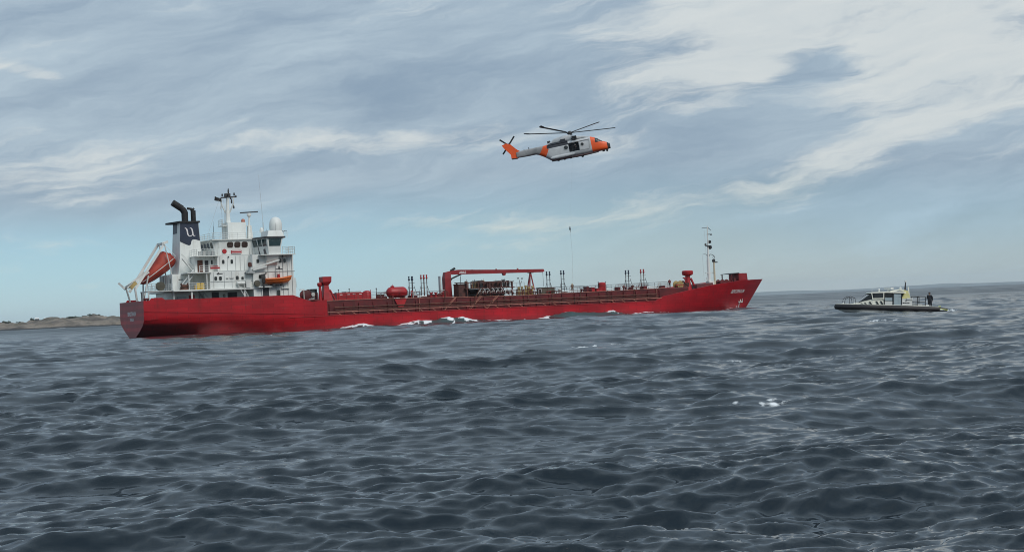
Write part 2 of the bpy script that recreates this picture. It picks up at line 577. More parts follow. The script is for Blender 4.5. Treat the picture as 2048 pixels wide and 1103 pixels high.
    # single steep seas that stand out of the rest: x, y, half length, half width, height, tilt, white cap
    for (x0, y0, L, w, h, tl, cap) in [(5.2, 88, 6.0, 2.0, .55, .10, .8), (10.5, 84, 4.0, 1.8, .30, -.05, 0), (-14.5, 68, 7.0, 1.7, .42, .30, 0), (5.6, 34.5, 2.0, 1.2, .30, .0, .6),
                                        (1.6, 41, 3.0, 1.0, .20, .15, 0), (14, 47, 4.0, 1.2, .24, .1, 0), (-6.5, 27, 2.2, .8, .13, .25, 0), (28, 120, 8, 2.5, .4, .1, .6), (-30, 150, 4, 2, .3, .1, .5), (20, 142, 4, 2, .3, .0, .4), (36, 97, 3, 1.6, .3, .2, .4), (56, 190, 5, 2.5, .3, .1, .5), (9, 61, 1.6, 1.0, .25, .1, .4), (30, 215, 5, 2.4, .3, .0, .5)]:
        u = (X - x0) * math.cos(tl) + (Y - y0) * math.sin(tl)
        q = -(X - x0) * math.sin(tl) + (Y - y0) * math.cos(tl)
        near = np.nonzero((np.abs(u) < 3 * L) & (np.abs(q) < 4 * w))[0]
        u, q = u[near], q[near]
        # steeper on the side the sea is running towards
        ww = np.where(q < 0, w * 0.75, w * 1.5)
        g = np.exp(-(u / L) ** 2 - (q / ww) ** 2)
        H[near] += 0.38 * h * g
        if cap:
            nz = vnoise(X[near] * 2.6, Y[near] * 2.6, 21) * 0.6 + vnoise(X[near] * 7, Y[near] * 7, 22) * 0.4
            c = np.exp(-(u / (L * 0.32)) ** 2 - ((q + 0.1 * w) / (0.30 * w)) ** 2)
            foam[near] = np.maximum(foam[near], np.clip((nz - 0.40) * 3.2, 0, 1) * cap * 1.1 * np.clip(c * 1.6, 0, 1))
    # the sea against the tanker's side
    s = (X - SHIP_O[0]) * FW[0] + (Y - SHIP_O[1]) * FW[1]
    t = (X - SHIP_O[0]) * SB[0] + (Y - SHIP_O[1]) * SB[1]
    near = np.nonzero((s > -12) & (s < 136) & (np.abs(t) < 45))[0]
    s, t = s[near], t[near]
    hb = np.interp(s, WL_S, WL_B)
    dd = np.abs(t) - hb
    wgt = np.where(dd < 0, 1.0, np.exp(-(np.maximum(dd - 0.5, 0) / 4.5) ** 2)) * np.clip((s + 12) / 10, 0, 1) * np.clip((136 - s) / 8, 0, 1)
    prof = np.interp(s, HW_S, HW_Z) + 0.22 * (vnoise(s * 2.3, t * 1.3, 32) - 0.5) + 0.14 * (vnoise(s * 1.1, t * 0.5, 31) - 0.5)
    H[near] = H[near] * (1 - 0.75 * wgt) + prof * wgt * np.where(dd < 0, 1.0, np.exp(-(np.maximum(dd - 1.0, 0) / np.where(prof > 0.3, 2.1, 3.4)) ** 2))
    DX[near] *= 1 - 0.8 * wgt
    DY[near] *= 1 - 0.8 * wgt
    fs = np.zeros_like(s)
    for (s0, L, st) in FOAM_S:
        fs = np.maximum(fs, st * np.exp(-((s - s0) / L) ** 2))
    nz = vnoise(s * 1.3, t * 1.6, 41) * 0.5 + vnoise(s * 3.1, t * 3.7, 42) * 0.3 + vnoise(s * 7, t * 8, 43) * 0.2
    reach = 0.5 + 2.0 * fs
    band = np.where(t > 0, np.exp(-(np.maximum(dd - 0.4, 0) / reach) ** 2), 0.5 * np.exp(-(np.maximum(dd, 0) / 0.8) ** 2))
    thin = 0.55 * np.exp(-(np.maximum(dd, 0) / 0.35) ** 2)
    fo = np.clip((band * (0.25 + 0.95 * fs) + thin * fs + (nz - 0.5) * 1.5 - 0.33) * 3.0, 0, 1) * np.clip(fs * 2.4, 0, 1)
    foam[near] = np.maximum(foam[near], fo)
    teal[near] = np.where(t > 0, 1.0, 0.4) * np.maximum(np.exp(-(np.maximum(dd - 1, 0) / 4.0) ** 2) * np.clip((prof - 0.1) / 0.5, 0, 1), 0.55 * np.exp(-(np.maximum(dd, 0) / 1.8) ** 2))
    # slop and a short wake round the patrol boat
    nb = np.nonzero((np.abs(Y - 162.1) < 9) & (X > 28) & (X < 62))[0]
    bx, by = X[nb], Y[nb] - 162.1
    hwid = np.interp(bx, [34.8, 36.2, 38, 41, 45.4], [0.1, 0.9, 1.5, 1.7, 1.6])
    bd = np.where((bx > 34.8) & (bx < 45.6), np.abs(by) - hwid, 9.0)
    H[nb] *= np.clip(0.35 + np.maximum(bd, 0) / 5.0, 0.35, 1)
    bn_ = vnoise(bx * 2.2, by * 2.2, 44) * 0.6 + vnoise(bx * 6, by * 6, 45) * 0.4
    slop = 0.75 * np.exp(-(np.maximum(bd, 0) / 0.45) ** 2) * (bn_ > 0.47)
    wake = np.where(bx > 45.3, np.exp(-(by / 1.3) ** 2 - ((bx - 45.3) / 5.0) ** 2), 0) * np.clip((bn_ - 0.38) * 4, 0, 1)
    foam[nb] = np.maximum(foam[nb], np.maximum(slop, wake * 0.8))
    # surf where the sea meets the skerry
    fr = np.hypot(X, Y)
    az_ = np.degrees(np.arctan2(X, Y))
    sk = (fr > 1500) & (fr < 1640) & (az_ < -8) & (az_ > -30)
    foam = np.where(sk, np.maximum(foam, np.clip((vnoise(az_ * 2.2, fr / 60, 46) - 0.62) * 5, 0, 1)), foam)
    co = np.stack([X + DX, Y + DY, H], 1).astype(np.float32)
    far = np.hypot(X, Y)
    farw = np.clip((far - 230) / 420, 0, 1)
    farw = farw * farw * (3 - 2 * farw)
    # scattered distant white horses
    cap = vnoise(X / 2.3, Y / 3.4, 51) * vnoise(X / 23, Y / 41, 52)
    foam = np.maximum(foam, np.clip((cap - 0.80) * 10, 0, 1) * np.clip((far - 110) / 80, 0, 1) * 0.7)
    nr, nt = len(rad), len(th)
    i0 = (np.arange(nr - 1)[:, None] * nt + np.arange(nt)[None, :])
    i1 = (np.arange(nr - 1)[:, None] * nt + (np.arange(nt)[None, :] + 1) % nt)
    quads = np.stack([i0, i1, i1 + nt, i0 + nt], -1).reshape(-1, 4)
    nv, nq = len(co), len(quads)
    me = bpy.data.meshes.new('sea')
    me.vertices.add(nv)
    me.vertices.foreach_set('co', co.ravel())
    me.loops.add(nq * 4)
    me.loops.foreach_set('vertex_index', quads.ravel().astype(np.int32))
    me.polygons.add(nq)
    me.polygons.foreach_set('loop_start', np.arange(0, nq * 4, 4, dtype=np.int32))
    me.polygons.foreach_set('loop_total', np.full(nq, 4, dtype=np.int32))
    me.polygons.foreach_set('use_smooth', np.ones(nq, dtype=bool))
    for nm, arr in (('foam', foam), ('teal', teal), ('ripple', np.clip(np.sqrt(np.sqrt(2 * sub)) * 0.42 - 0.11, 0.025, 0.2) + farw * (0.08 + 0.24 * vnoise(X / 14, Y / 70, 53) * (0.4 + 1.2 * vnoise(X / 90, Y / 260, 54))))):
        at = me.attributes.new(nm, 'FLOAT', 'POINT')
        at.data.foreach_set('value', arr.astype(np.float32))
    me.update(calc_edges=True)
    me.validate()
    m = bpy.data.materials.new('sea_water')
    m.use_nodes = True
    n = NT(m.node_tree)
    b = m.node_tree.nodes['Principled BSDF']
    pos = n.n('ShaderNodeNewGeometry').outputs['Position']
    fa = n.n('ShaderNodeAttribute', attribute_name='foam').outputs['Fac']
    ta = n.n('ShaderNodeAttribute', attribute_name='teal').outputs['Fac']
    lace = n.noise(pos, 3.2, 6, 0.7)
    ff = n.sstep(n.add(n.mul(fa, 1.25), n.mul(n.m('SUBTRACT', lace, 0.5), 1.7)), 0.28, 0.80)
    ff = n.mul(ff, n.sstep(fa, 0.02, 0.15))
    water = n.mix(ta, (0.0030, 0.0090, 0.0140), (0.026, 0.068, 0.068))
    n.put(b.inputs['Base Color'], n.mix(ff, water, (0.80, 0.83, 0.84)))
    n.put(b.inputs['Roughness'], n.m('MAXIMUM', n.m('MAXIMUM', n.mul(ff, 0.6), n.mul(ta, 0.42)), n.n('ShaderNodeAttribute', attribute_name='ripple').outputs['Fac']))
    b.inputs['IOR'].default_value = 1.50
    me.materials.append(m)
    o = bpy.data.objects.new('sea', me)
    o['kind'] = 'structure'
    col.objects.link(o)
    return H, X, Y
make_sea()

# ------------------------------------------------------------------ land
def terrain(name, a0, a1, r0, r1, height, na, nr, material, seed, sink=1.5):
    """a ridge of land between two bearings (degrees) and two distances; height(bearing, depth 0..1, x, y)"""
    A = np.radians(np.linspace(a0, a1, na))
    Rr = np.linspace(r0, r1, nr)
    rg, ag = np.meshgrid(Rr, A, indexing='ij')
    x, y = rg * np.sin(ag), rg * np.cos(ag)
    dep = (rg - r0) / (r1 - r0)
    z = height(np.degrees(ag), dep, x, y) - sink
    co = np.stack([x, y, z], -1).reshape(-1, 3)
    fs = []
    for i in range(nr - 1):
        for j in range(na - 1):
            p = i * na + j
            fs.append((p, p + 1, p + na + 1, p + na))
    me = bpy.data.meshes.new(name)
    me.from_pydata(co.tolist(), [], fs)
    me.materials.append(material)
    o = bpy.data.objects.new(name, me)
    o['kind'] = 'structure'
    col.objects.link(o)
    return o

def rock_mat():
    m = bpy.data.materials.new('coastal_rock')
    m.use_nodes = True
    n = NT(m.node_tree)
    b = m.node_tree.nodes['Principled BSDF']
    pos = n.n('ShaderNodeNewGeometry').outputs['Position']
    n1 = n.noise(n.scale(pos, (1, 1, 1.5)), 0.03, 6, 0.65, 0.6)
    n2 = n.noise(n.scale(pos, (1, 1, 2.5)), 0.11, 5, 0.65)
    z = n.sep(pos)[2]
    rock = n.mix(n.sstep(n1, 0.35, 0.65), (0.085, 0.064, 0.048), (0.270, 0.220, 0.170))
    rock = n.mix(n.sstep(n2, 0.52, 0.70), rock, (0.060, 0.052, 0.040))
    heath = n.mul(n.sstep(n.noise(pos, 0.05, 5, 0.65), 0.47, 0.60), n.sstep(z, 2, 6))
    c = n.mix(n.mul(heath, 0.8), rock, (0.085, 0.075, 0.048))
    tide = n.sstep(n.add(z, n.mul(n1, 1.2)), 1.4, 2.6)
    n.put(b.inputs['Base Color'], n.mix(tide, (0.028, 0.028, 0.028), c))
    b.inputs['Roughness'].default_value = 0.85
    bn = n.n('ShaderNodeBump')
    bn.inputs['Distance'].default_value = 3.0
    n.put(bn.inputs['Height'], n2)
    n.put(b.inputs['Normal'], bn.outputs[0])
    return m

def skerry_h(a, dep, x, y):
    n = vnoise(x / 60, y / 60, 61) * 0.5 + vnoise(x / 24, y / 24, 62) * 0.30 + vnoise(x / 9, y / 9, 63) * 0.14
    prof = np.clip(dep / 0.55, 0, 1) ** 0.55 * np.clip((1 - dep) / 0.25, 0, 1) ** 0.5
    edge = np.clip((-7.5 - a) / 2.5, 0, 1) ** 0.6
    return prof * edge * (1.5 + 15.0 * n * n + 3.0 * n + 7.0 * np.abs(vnoise(x / 38, y / 30, 64) - 0.5) + 5.0 * np.abs(vnoise(x / 13, y / 11, 65) - 0.5) + 1.8 * vnoise(x / 4.5, y / 6, 66)) + 1.5 * edge * np.clip(dep / 0.03, 0, 1)
terrain('skerry', -34, -7.0, 1600, 1830, skerry_h, 620, 90, rock_mat(), 1)
hill_m = mat('hazed_heath', (0.17, 0.19, 0.19), 0.9, var=0.4, vscale=0.004)  # heath colour paled so that it carries part of the haze
def ridge_a(a, dep, x, y):
    top = np.interp(a, [2, 9, 10.5, 12.3, 13.6, 15.0, 16.2, 17.6, 19, 21, 25, 32, 40], [10, 34, 33, 19, 22, 34, 38, 27, 24, 26, 34, 22, 5])
    n = vnoise(x / 700, y / 700, 71) * 0.6 + vnoise(x / 240, y / 240, 72) * 0.3 + vnoise(x / 90, y / 90, 73) * 0.15
    return np.sin(np.clip(dep, 0, 1) * pi) ** 0.7 * top * 0.80 * (0.72 + 0.52 * n)
def ridge_b(a, dep, x, y):
    top = np.interp(a, [-36, -28, -22, -18.5, -17.2, -15.4, -13, -9, -5, 0], [24, 22, 16, 12, 30, 40, 46, 40, 26, 4])
    n = vnoise(x / 600, y / 600, 81) * 0.6 + vnoise(x / 200, y / 200, 82) * 0.3 + vnoise(x / 80, y / 80, 83) * 0.15
    return np.sin(np.clip(dep, 0, 1) * pi) ** 0.7 * top * 0.95 * (0.72 + 0.52 * n)
terrain('far_hill', 2, 40, 12200, 13800, ridge_a, 260, 24, hill_m, 2)
terrain('distant_hill', -36, 0, 8200, 9600, ridge_b, 260, 24, hill_m, 3)

# ------------------------------------------------------------------ sea air
hz = MB().box(-15500, 15500, -15500, 15500, -9.0, 110.0)
hm = bpy.data.materials.new('sea_air')
hm.use_nodes = True
hm.node_tree.nodes.clear()
pv = hm.node_tree.nodes.new('ShaderNodeVolumePrincipled')
pv.inputs['Color'].default_value = (0.80, 0.92, 1.0, 1)
pv.inputs['Density'].default_value = 0.48e-4
ho = hm.node_tree.nodes.new('ShaderNodeOutputMaterial')
hm.node_tree.links.new(pv.outputs[0], ho.inputs['Volume'])
haze = hz.build('haze', hm)
haze['kind'] = 'stuff'

# ------------------------------------------------------------------ tanker
ship = empty('tanker_ship', (SHIP_O[0], SHIP_O[1], 0), SHIP_TH)
tag(ship, 'long red chemical tanker with white superstructure and blue funnel lying in choppy sea', 'ship')

def stem(z):
    return 124.8 + 0.80 * max(z, 0)
def transom_b(z):
    return float(np.interp(z, [-3, -0.6, 0.15, 1.25, 2.15, 2.8, 3.4, 7], [0.1, 1.0, 2.2, 5.2, 7.2, 7.85, 8.0, 8.0]))
def aft_b(s, z):
    f = float(np.interp(s, [0, 5, 13, 25, 35], [0, .34, .68, .9, 1]))
    return transom_b(z) * (1 - f) + 9 * f
def bow_b(u, z):
    p = float(np.interp(z, [-3, 0, 6], [1.5, 1.75, 3.0]))
    return max(0.04, 9 * (1 - u ** p))
def hull_t(s, z):
    if s <= 97:
        return aft_b(s, z)
    return bow_b(min(1, (s - 97) / (stem(z) - 97)), z)
def bow_top(s):
    return float(np.interp(s, [97, 97.6, 99.2, 101.5, 106, 111, 114.5, 117.3, 119.5, 122, 129.5], [2.35, 2.6, 3.28, 3.62, 4.33, 5.02, 5.3, 5.55, 5.76, 5.80, 5.92]))
def aft_top(s):
    return float(np.interp(s, [0, 1.0, 1.3, 3.0, 3.5, 24.9, 26.9, 28.2, 29.6, 30.9], [6.05, 6.05, 6.45, 6.45, 6.1, 6.1, 5.35, 4.86, 4.98, 5.12]))

def make_hull():
    mb = MB()
    zs = [-3, -1.5, -0.6, 0.15, 0.7, 1.25, 1.7, 2.15, 2.35]
    ss = [0, 1.5, 3, 5, 8, 11, 14, 18, 22, 26, 31, 36, 45, 55, 65, 75, 85, 91, 97]
    us = [0.04, .08, .13, .18, .24, .3, .37, .44, .51, .58, .65, .71, .77, .83, .88, .92, .96, .985, 1.0]
    for sg in (1, -1):
        rows = []
        for z in zs:
            r = [(s, sg * aft_b(s, z), z) for s in ss] + [(97 + (stem(z) - 97) * u, sg * bow_b(u, z), z) for u in us]
            rows.append(r)
        mb.grid(rows)
        # poop side plating up to the bulwark rail
        sa = [0, 1.0, 1.3, 3.0, 3.5, 6, 9, 13, 17, 21, 24.9, 26.0, 26.9, 28.2, 29.6, 30.9]
        mb.grid([[(s, sg * (aft_b(s, 2.35 + (aft_top(s) - 2.35) * f)), 2.35 + (aft_top(s) - 2.35) * f) for s in sa] for f in (0, .15, .3, .55, .8, 1)])
        mb.grid([[(s, sg * (aft_b(s, 5) - 0.18), z0 if z0 < 5 else aft_top(s)) for s in sa] for z0 in (4.2, 9)])
        mb.grid([[(s, sg * (aft_b(s, 5) - dd), aft_top(s)) for s in sa] for dd in (0, 0.18)])
        # forecastle side plating
        ub = [0.0, .02, .045, .07, .1] + us[2:]
        tops = []
        for u in ub:
            zt = 4.0
            for _ in range(6):
                zt = bow_top(97 + (stem(zt) - 97) * u)
            tops.append(zt)
        rows = []
        for f in (0, .2, .4, .6, .8, 1):
            rows.append([(97 + (stem(2.35 + (zt - 2.35) * f) - 97) * u, sg * bow_b(u, 2.35 + (zt - 2.35) * f), 2.35 + (zt - 2.35) * f) for u, zt in zip(ub, tops)])
        mb.grid(rows)
        inner = [(p[0] - 0.10, p[1] - sg * min(0.16, abs(p[1]) * .5), p[2]) for p in rows[-1]]
        mb.grid([rows[-1], inner])
        low = [(97 + (stem(zt - 1.0) - 97) * u - .15, sg * max(.02, bow_b(u, zt - 1.0) - .18), zt - 1.0) for u, zt in zip(ub, tops)]
        mb.grid([inner, low])
    # transom
    zz = zs + [2.8, 3.4, 4.4, 5.4, 6.05]
    mb.grid([[(0, f * aft_b(0, z), z) for f in (-1, -.5, 0, .5, 1)] for z in zz])
    mb.grid([[(0.18, f * 7.8, z) for f in (-1, 0, 1)] for z in (4.2, 6.05)])
    mb.grid([[(a, f * 8.0, 6.05) for f in (-1, 0, 1)] for a in (0, 0.18)])
    return mb.build('hull', 'hull_red', ship, smooth=25)
hull = make_hull()
mb = MB()
for a, b in zip(range(0, 31, 2), range(2, 33, 2)):
    za, zb = 4.36 - 0.055 * a, 4.36 - 0.055 * b
    if b <= 30:
        mb.bar((a, aft_b(a, za) + .03, za), (b, aft_b(b, zb) + .03, zb), 0.12, 0.14)
mb.build('rubbing_strake', 'hull_red', hull)
mb = MB()
pts = [(s, hull_t(s, 2.37) + 0.03, 2.37) for s in (24, 27, 31, 40, 55, 70, 85, 97)]
mb.path(pts, 0.07, 5)
mb.build('sheer_strake', 'gear_red', hull)
# painted name on the quarter and at the bow
text_mesh('stern_lettering', 'BERGSTRAUM', 0.92, 'lettering', hull, (-0.03, -2.55, 3.75), (0, 1, 0), (0, 0, 1), 0.02, 0.95)
text_mesh('stern_lettering', 'BERGEN', 0.72, 'lettering', hull, (-0.03, -0.85, 2.85), (0, 1, 0), (0, 0, 1), 0.01, 0.9)
def bow_text(body, size, s0, z0, xs, shear):
    cu = bpy.data.curves.new('bow_lettering', 'FONT')
    cu.body, cu.size, cu.offset = body, size, 0.02
    to = bpy.data.objects.new('bow_lettering', cu)
    me = bpy.data.meshes.new_from_object(to)
    bpy.data.objects.remove(to)
    for v in me.vertices:
        s, z = s0 + v.co.x * xs + v.co.y * shear, z0 + v.co.y
        v.co = Vector((s, -(hull_t(s, z) + 0.035), z))
    me.materials.clear()
    me.materials.append(M['lettering'])
    ob = bpy.data.objects.new('bow_lettering', me)
    col.objects.link(ob)
    ob.parent = hull
bow_text('BERGSTRAUM', 0.92, 117.1, 3.3, 0.84, 0.55)
# anchor in its pocket with pale wash streaks below it
hs, hzz = 121.6, 1.9
ht = hull_t(hs, hzz)
mb = MB()
mb.tube((hs, ht - .2, hzz + .5), (hs, ht + .12, hzz - .5), 0.13)
mb.bar((hs - .55, ht + .03, hzz - .45), (hs + .55, ht - .12, hzz - .45), .22, .25)
mb.tube((hs - .5, ht + .05, hzz - .4), (hs - .55, ht + .12, hzz + .25), .1, .03)
mb.tube((hs + .5, ht - .1, hzz - .4), (hs + .55, ht - .02, hzz + .25), .1, .03)
mb.build('anchor', 'steel_pale', hull)
m_salt = mat('salt_wash', (0.55, 0.45, 0.45), 0.6, var=0.3, vscale=2.0)
for (s0, s1, z0, z1) in ((121.35, 121.9, .1, 1.5), (120.6, 121.0, .1, .75)):
    mb = MB()
    rows = []
    for k in range(7):
        z = z0 + (z1 - z0) * k / 6
        wv = 0.5 + 0.5 * (1 - k / 6)
        c = (s0 + s1) / 2
        hw = (s1 - s0) / 2 * (wv + 0.15 * random.uniform(-1, 1))
        rows.append([(c - hw, hull_t(c - hw, z) + .02, z), (c + hw, hull_t(c + hw, z) + .02, z)])
    mb.grid(rows).build('wash_streak', m_salt, hull)

# decks
mb = MB()
mb.grid([[(s, f * (hull_t(s, 2.2) - .02), 2.2) for f in (-1, 0, 1)] for s in (30.9, 50, 70, 97, 101, 104)])
mb.build('main_deck', 'deck_red', ship)
mb = MB()
mb.grid([[(s, f * (aft_b(s, 5) - .19), 5.0) for f in (-1, 0, 1)] for s in (0.19, 5, 13, 25, 30.85)])
mb.grid([[(30.85, f * 8.9, z) for f in (-1, 0, 1)] for z in (2.2, 5.0)])
mb.build('poop_deck', 'deck_green', ship)
mb = MB()
mb.grid([[(s, f * max(0.05, hull_t(s, 4.4) - .25), zd) for f in (-1, 0, 1)] for s, zd in ((102, 3.4), (106, 3.7), (110, 4.1), (115, 4.5), (120, 4.8), (124, 4.9), (127.5, 5.0))])
mb.build('forecastle_deck', 'deck_red', ship)

# raised cargo trunk with stiffeners along its side
TT = 6.5
def ttop(s):
    return float(np.interp(s, [31, 41, 55, 62, 69, 80, 93, 101, 104], [4.93, 4.95, 4.72, 4.58, 4.52, 4.65, 4.72, 4.82, 4.85]))
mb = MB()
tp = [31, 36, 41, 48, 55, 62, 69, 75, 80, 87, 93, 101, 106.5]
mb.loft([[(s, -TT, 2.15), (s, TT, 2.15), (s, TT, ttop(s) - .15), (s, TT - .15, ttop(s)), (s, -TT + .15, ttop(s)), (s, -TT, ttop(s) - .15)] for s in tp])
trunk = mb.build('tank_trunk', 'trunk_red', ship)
rib = None
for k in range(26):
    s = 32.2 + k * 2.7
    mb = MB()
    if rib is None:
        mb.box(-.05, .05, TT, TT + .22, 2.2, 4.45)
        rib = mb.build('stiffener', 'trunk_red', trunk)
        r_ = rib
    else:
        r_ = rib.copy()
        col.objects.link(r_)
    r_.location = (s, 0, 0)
mb = MB()
mb.path([(s, TT + .1, ttop(s) - .02) for s in tp[:-1]], .06, 5)
mb.build('trunk_edge', 'rail_pale', trunk)
for zz_, tt_, rr_ in ((3.7, 6.9, .11), (3.25, 7.3, .09)):
    MB().path([(s, tt_, zz_) for s in (33, 50, 66, 82, 99)], rr_, 6).build('cargo_pipe', 'rust', trunk)
# bulwark rail along the main deck on raking brackets
rail = MB().path([(s, 8.95, 2.95) for s in (30.95, 45, 60, 75, 90, 98.6)], .075, 6).build('side_rail', 'rail_pale', ship)
br = None
for s in (33, 35.7, 38.3, 43.3, 45.7, 48.3, 50.8, 55.5, 60.9, 63.2, 65.7, 68.2, 73, 75.2, 78.2, 85.1, 87.7, 90, 92.6, 95.2):
    if br is None:
        br = MB().bar((-.42, 8.85, .60), (.42, 9.0, .02), .10, .10).build('bracket', 'rail_pale', rail)
        b_ = br
    else:
        b_ = br.copy()
        col.objects.link(b_)
    b_.location = (s, 0, 2.36)
for s in (41, 53, 58, 70.5, 81, 89):
    MB().bar((s, 7.2, 2.2), (s, 8.8, 2.25), .5, .5).bar((s, 7.6, 2.4), (s, 7.6, 3.0), .3, .3).build('mooring_bitt', 'trunk_red', ship)
for s in (53.5, 58.6, 62):
    MB().bar((s, 6.65, 2.3), (s + 2.6, 6.65, 4.7), .08, .1).bar((s, 7.25, 2.3), (s + 2.6, 7.25, 4.7), .08, .1).build('inclined_ladder', 'rail_pale', ship)

# ---------------- superstructure
def window(parent, s, t, z, w, h, face='side', gl='glass', lean=0.0):
    """w along the wall, h up; face side = starboard wall, aft = after wall; lean moves the top edge outwards"""
    g, f = MB(), MB()
    c = 0.22 * min(w, h)
    o8 = [(-w / 2 + c, -h / 2), (w / 2 - c, -h / 2), (w / 2, -h / 2 + c), (w / 2, h / 2 - c), (w / 2 - c, h / 2), (-w / 2 + c, h / 2), (-w / 2, h / 2 - c), (-w / 2, -h / 2 + c)]
    def at(a, b, out):
        out = out + lean * (b / h)
        return (s + a, t + out, z + b) if face == 'side' else (s - out, t + a, z + b)
    g.hexa([at(a, b, -.04) for a, b in o8], [at(a, b, .015) for a, b in o8])
    k = 1.0 + 0.10 / max(w, .3)
    kh = 1.0 + 0.10 / max(h, .3)
    ring = [at(a * k, b * kh, .035) for a, b in o8]
    rin = [at(a, b, .035) for a, b in o8]
    back = [at(a * k, b * kh, -.02) for a, b in o8]
    i1, i2, i3 = [[f.vert(p) for p in r] for r in (back, ring, rin)]
    for q in range(8):
        j = (q + 1) % 8
        f.face(i1[q], i1[j], i2[j], i2[q])
        f.face(i2[q], i2[j], i3[j], i3[q])
    g.build('window', gl, parent)
    f.build('window_frame', 'white_trim', parent)

def door(parent, s, t, z, w=.8, h=1.9, face='side', m='grey_paint'):
    if face == 'side':
        MB().box(s - w / 2, s + w / 2, t - .02, t + .05, z, z + h).build('door', m, parent)
    else:
        MB().box(s - .05, s + .02, t - w / 2, t + w / 2, z, z + h).build('door', m, parent)

# lower house: set back under the boat deck, out to the side forward
lh = MB().box(5.5, 19.2, -5.2, 5.2, 5.0, 7.36).build('lower_house', 'white', ship)
door(lh, 15.6, 5.2, 5.1, 1.6, 1.9, 'side', 'recess_shade')
door(lh, 12.7, 5.2, 5.1, 1.2, 2.0, 'side', 'recess_shade')
window(lh, 14.2, 5.2, 6.45, .45, .6)
door(lh, 8.7, 5.2, 5.4, 1.0, 1.35, 'side', 'gear_red')
MB().box(6.2, 7.6, 5.2, 6.0, 5.0, 6.6).build('locker', 'grey_paint', lh)
MB().box(9.9, 10.6, 5.2, 5.7, 5.0, 6.9).build('locker', 'grey_paint', lh)
MB().bar((9.6, 6.2, 7.3), (11.6, 6.2, 5.05), .7, .1).tube((9.6, 5.85, 7.9), (11.6, 5.85, 5.9), .03).tube((9.6, 6.55, 7.9), (11.6, 6.55, 5.9), .03).build('stair', 'grey_paint', lh)
for s in (8.0, 16.9):
    MB().box(s - .12, s + .12, 7.7, 7.95, 5.0, 7.36).build('pillar', 'white_trim', lh)
MB().bar((16.2, 8.05, 7.3), (16.75, 8.15, 6.3), .09, .09).bar((16.75, 8.15, 6.3), (16.75, 8.15, 5.3), .09, .09).bar((16.85, 8.05, 7.3), (17.4, 8.15, 6.3), .09, .09).bar((17.4, 8.15, 6.3), (17.4, 8.15, 5.3), .09, .09).bar((16.75, 8.15, 6.3), (17.4, 8.15, 6.3), .07, .07).build('boarding_ladder', 'white_trim', lh)
boat_deck = MB().plan([(4.9, -8.2), (19.2, -8.2), (19.2, 8.2), (4.9, 8.2)], 7.36, 7.6).build('boat_deck', 'white_trim', ship)
MB().rail([(7.6, 8.1, 7.6), (11.0, 8.1, 7.6)], 1.05, 1.1, .03).build('railing', 'white_trim', boat_deck)
MB().rail([(4.95, 7.9, 7.6), (4.95, -7.9, 7.6)], 1.05, 1.5, .03).build('railing', 'white_trim', boat_deck)

# casing aft, under the funnel
casing = MB().box(5.9, 11.3, -4.0, 4.0, 7.6, 10.3).build('engine_casing', 'white', ship)
for k in range(5):
    MB().tube((5.82, -2.8 + k * 1.4, 7.7), (5.82, -2.8 + k * 1.4, 10.2), .11).build('vent_pipe', 'grey_paint', casing)
door(casing, 5.9, 2.6, 7.7, .8, 1.9, 'aft', 'recess_shade')
MB().box(6.95, 7.75, 4.0, 4.02, 9.32, 9.46).build('stencil_mark', 'steel_dark', casing)
ledge = MB().box(7.4, 11.4, 4.0, 7.9, 10.25, 10.4).build('promenade_deck', 'white_trim', ship)
MB().box(7.6, 7.75, 7.5, 7.65, 7.6, 10.25).build('pillar', 'white_trim', ledge)
MB().box(10.6, 10.75, 7.5, 7.65, 7.6, 10.25).build('pillar', 'white_trim', ledge)
MB().bar((6.6, 6.8, 7.7), (8.9, 6.8, 10.3), .7, .12).bar((6.3, 7.2, 8.2), (8.7, 7.2, 10.9), .12, .12).build('stair', 'white_trim', ledge)
MB().bar((7.6, 4.4, 12.8), (9.5, 4.4, 10.4), .7, .1).tube((7.5, 4.75, 13.6), (9.4, 4.75, 11.2), .04).tube((7.5, 4.05, 13.6), (9.4, 4.05, 11.2), .04).build('stair', 'white_trim', ledge)
# gear on the open deck
MB().lathe((7.0, 7.2, 8.2), [(.2, -.6), (.55, -.55), (.55, -.5), (.28, -.45), (.28, .45), (.55, .5), (.55, .55), (.2, .6)], 12, 'x').box(6.3, 7.8, 6.9, 7.5, 7.6, 7.9).build('mooring_winch', 'rust', boat_deck)
for k, s in enumerate((9.4, 10.05)):
    MB().box(s - .28, s + .28, 6.4, 7.2, 7.6, 8.55).box(s - .24, s + .24, 6.5, 7.1, 8.55, 8.7).build('yellow_locker', 'yellow', boat_deck)
MB().box(8.7, 9.0, 6.7, 7.2, 7.6, 8.3).build('drum_stand', 'ochre', boat_deck)

# second tier
t2 = MB().box(11.2, 18.6, -7.6, 7.6, 7.6, 10.42).build('second_tier', 'white', ship)
for s in (12.15, 12.95):
    window(t2, s, 7.6, 9.28, .48, .66)
window(t2, 15.8, 7.6, 9.28, .5, .66)
window(t2, 16.7, 7.6, 9.2, .42, .5)
MB().box(12.35, 13.35, 7.6, 7.62, 9.98, 10.14).build('stencil_mark', 'steel_dark', t2)
MB().box(11.25, 18.5, 7.6, 7.66, 8.72, 8.78).build('seam', 'grey_paint', t2)
for s in (14.1, 14.7, 15.0):
    MB().box(s - .18, s + .18, 7.6, 7.72, 9.2, 9.45).build('fitting', 'steel_pale', t2)
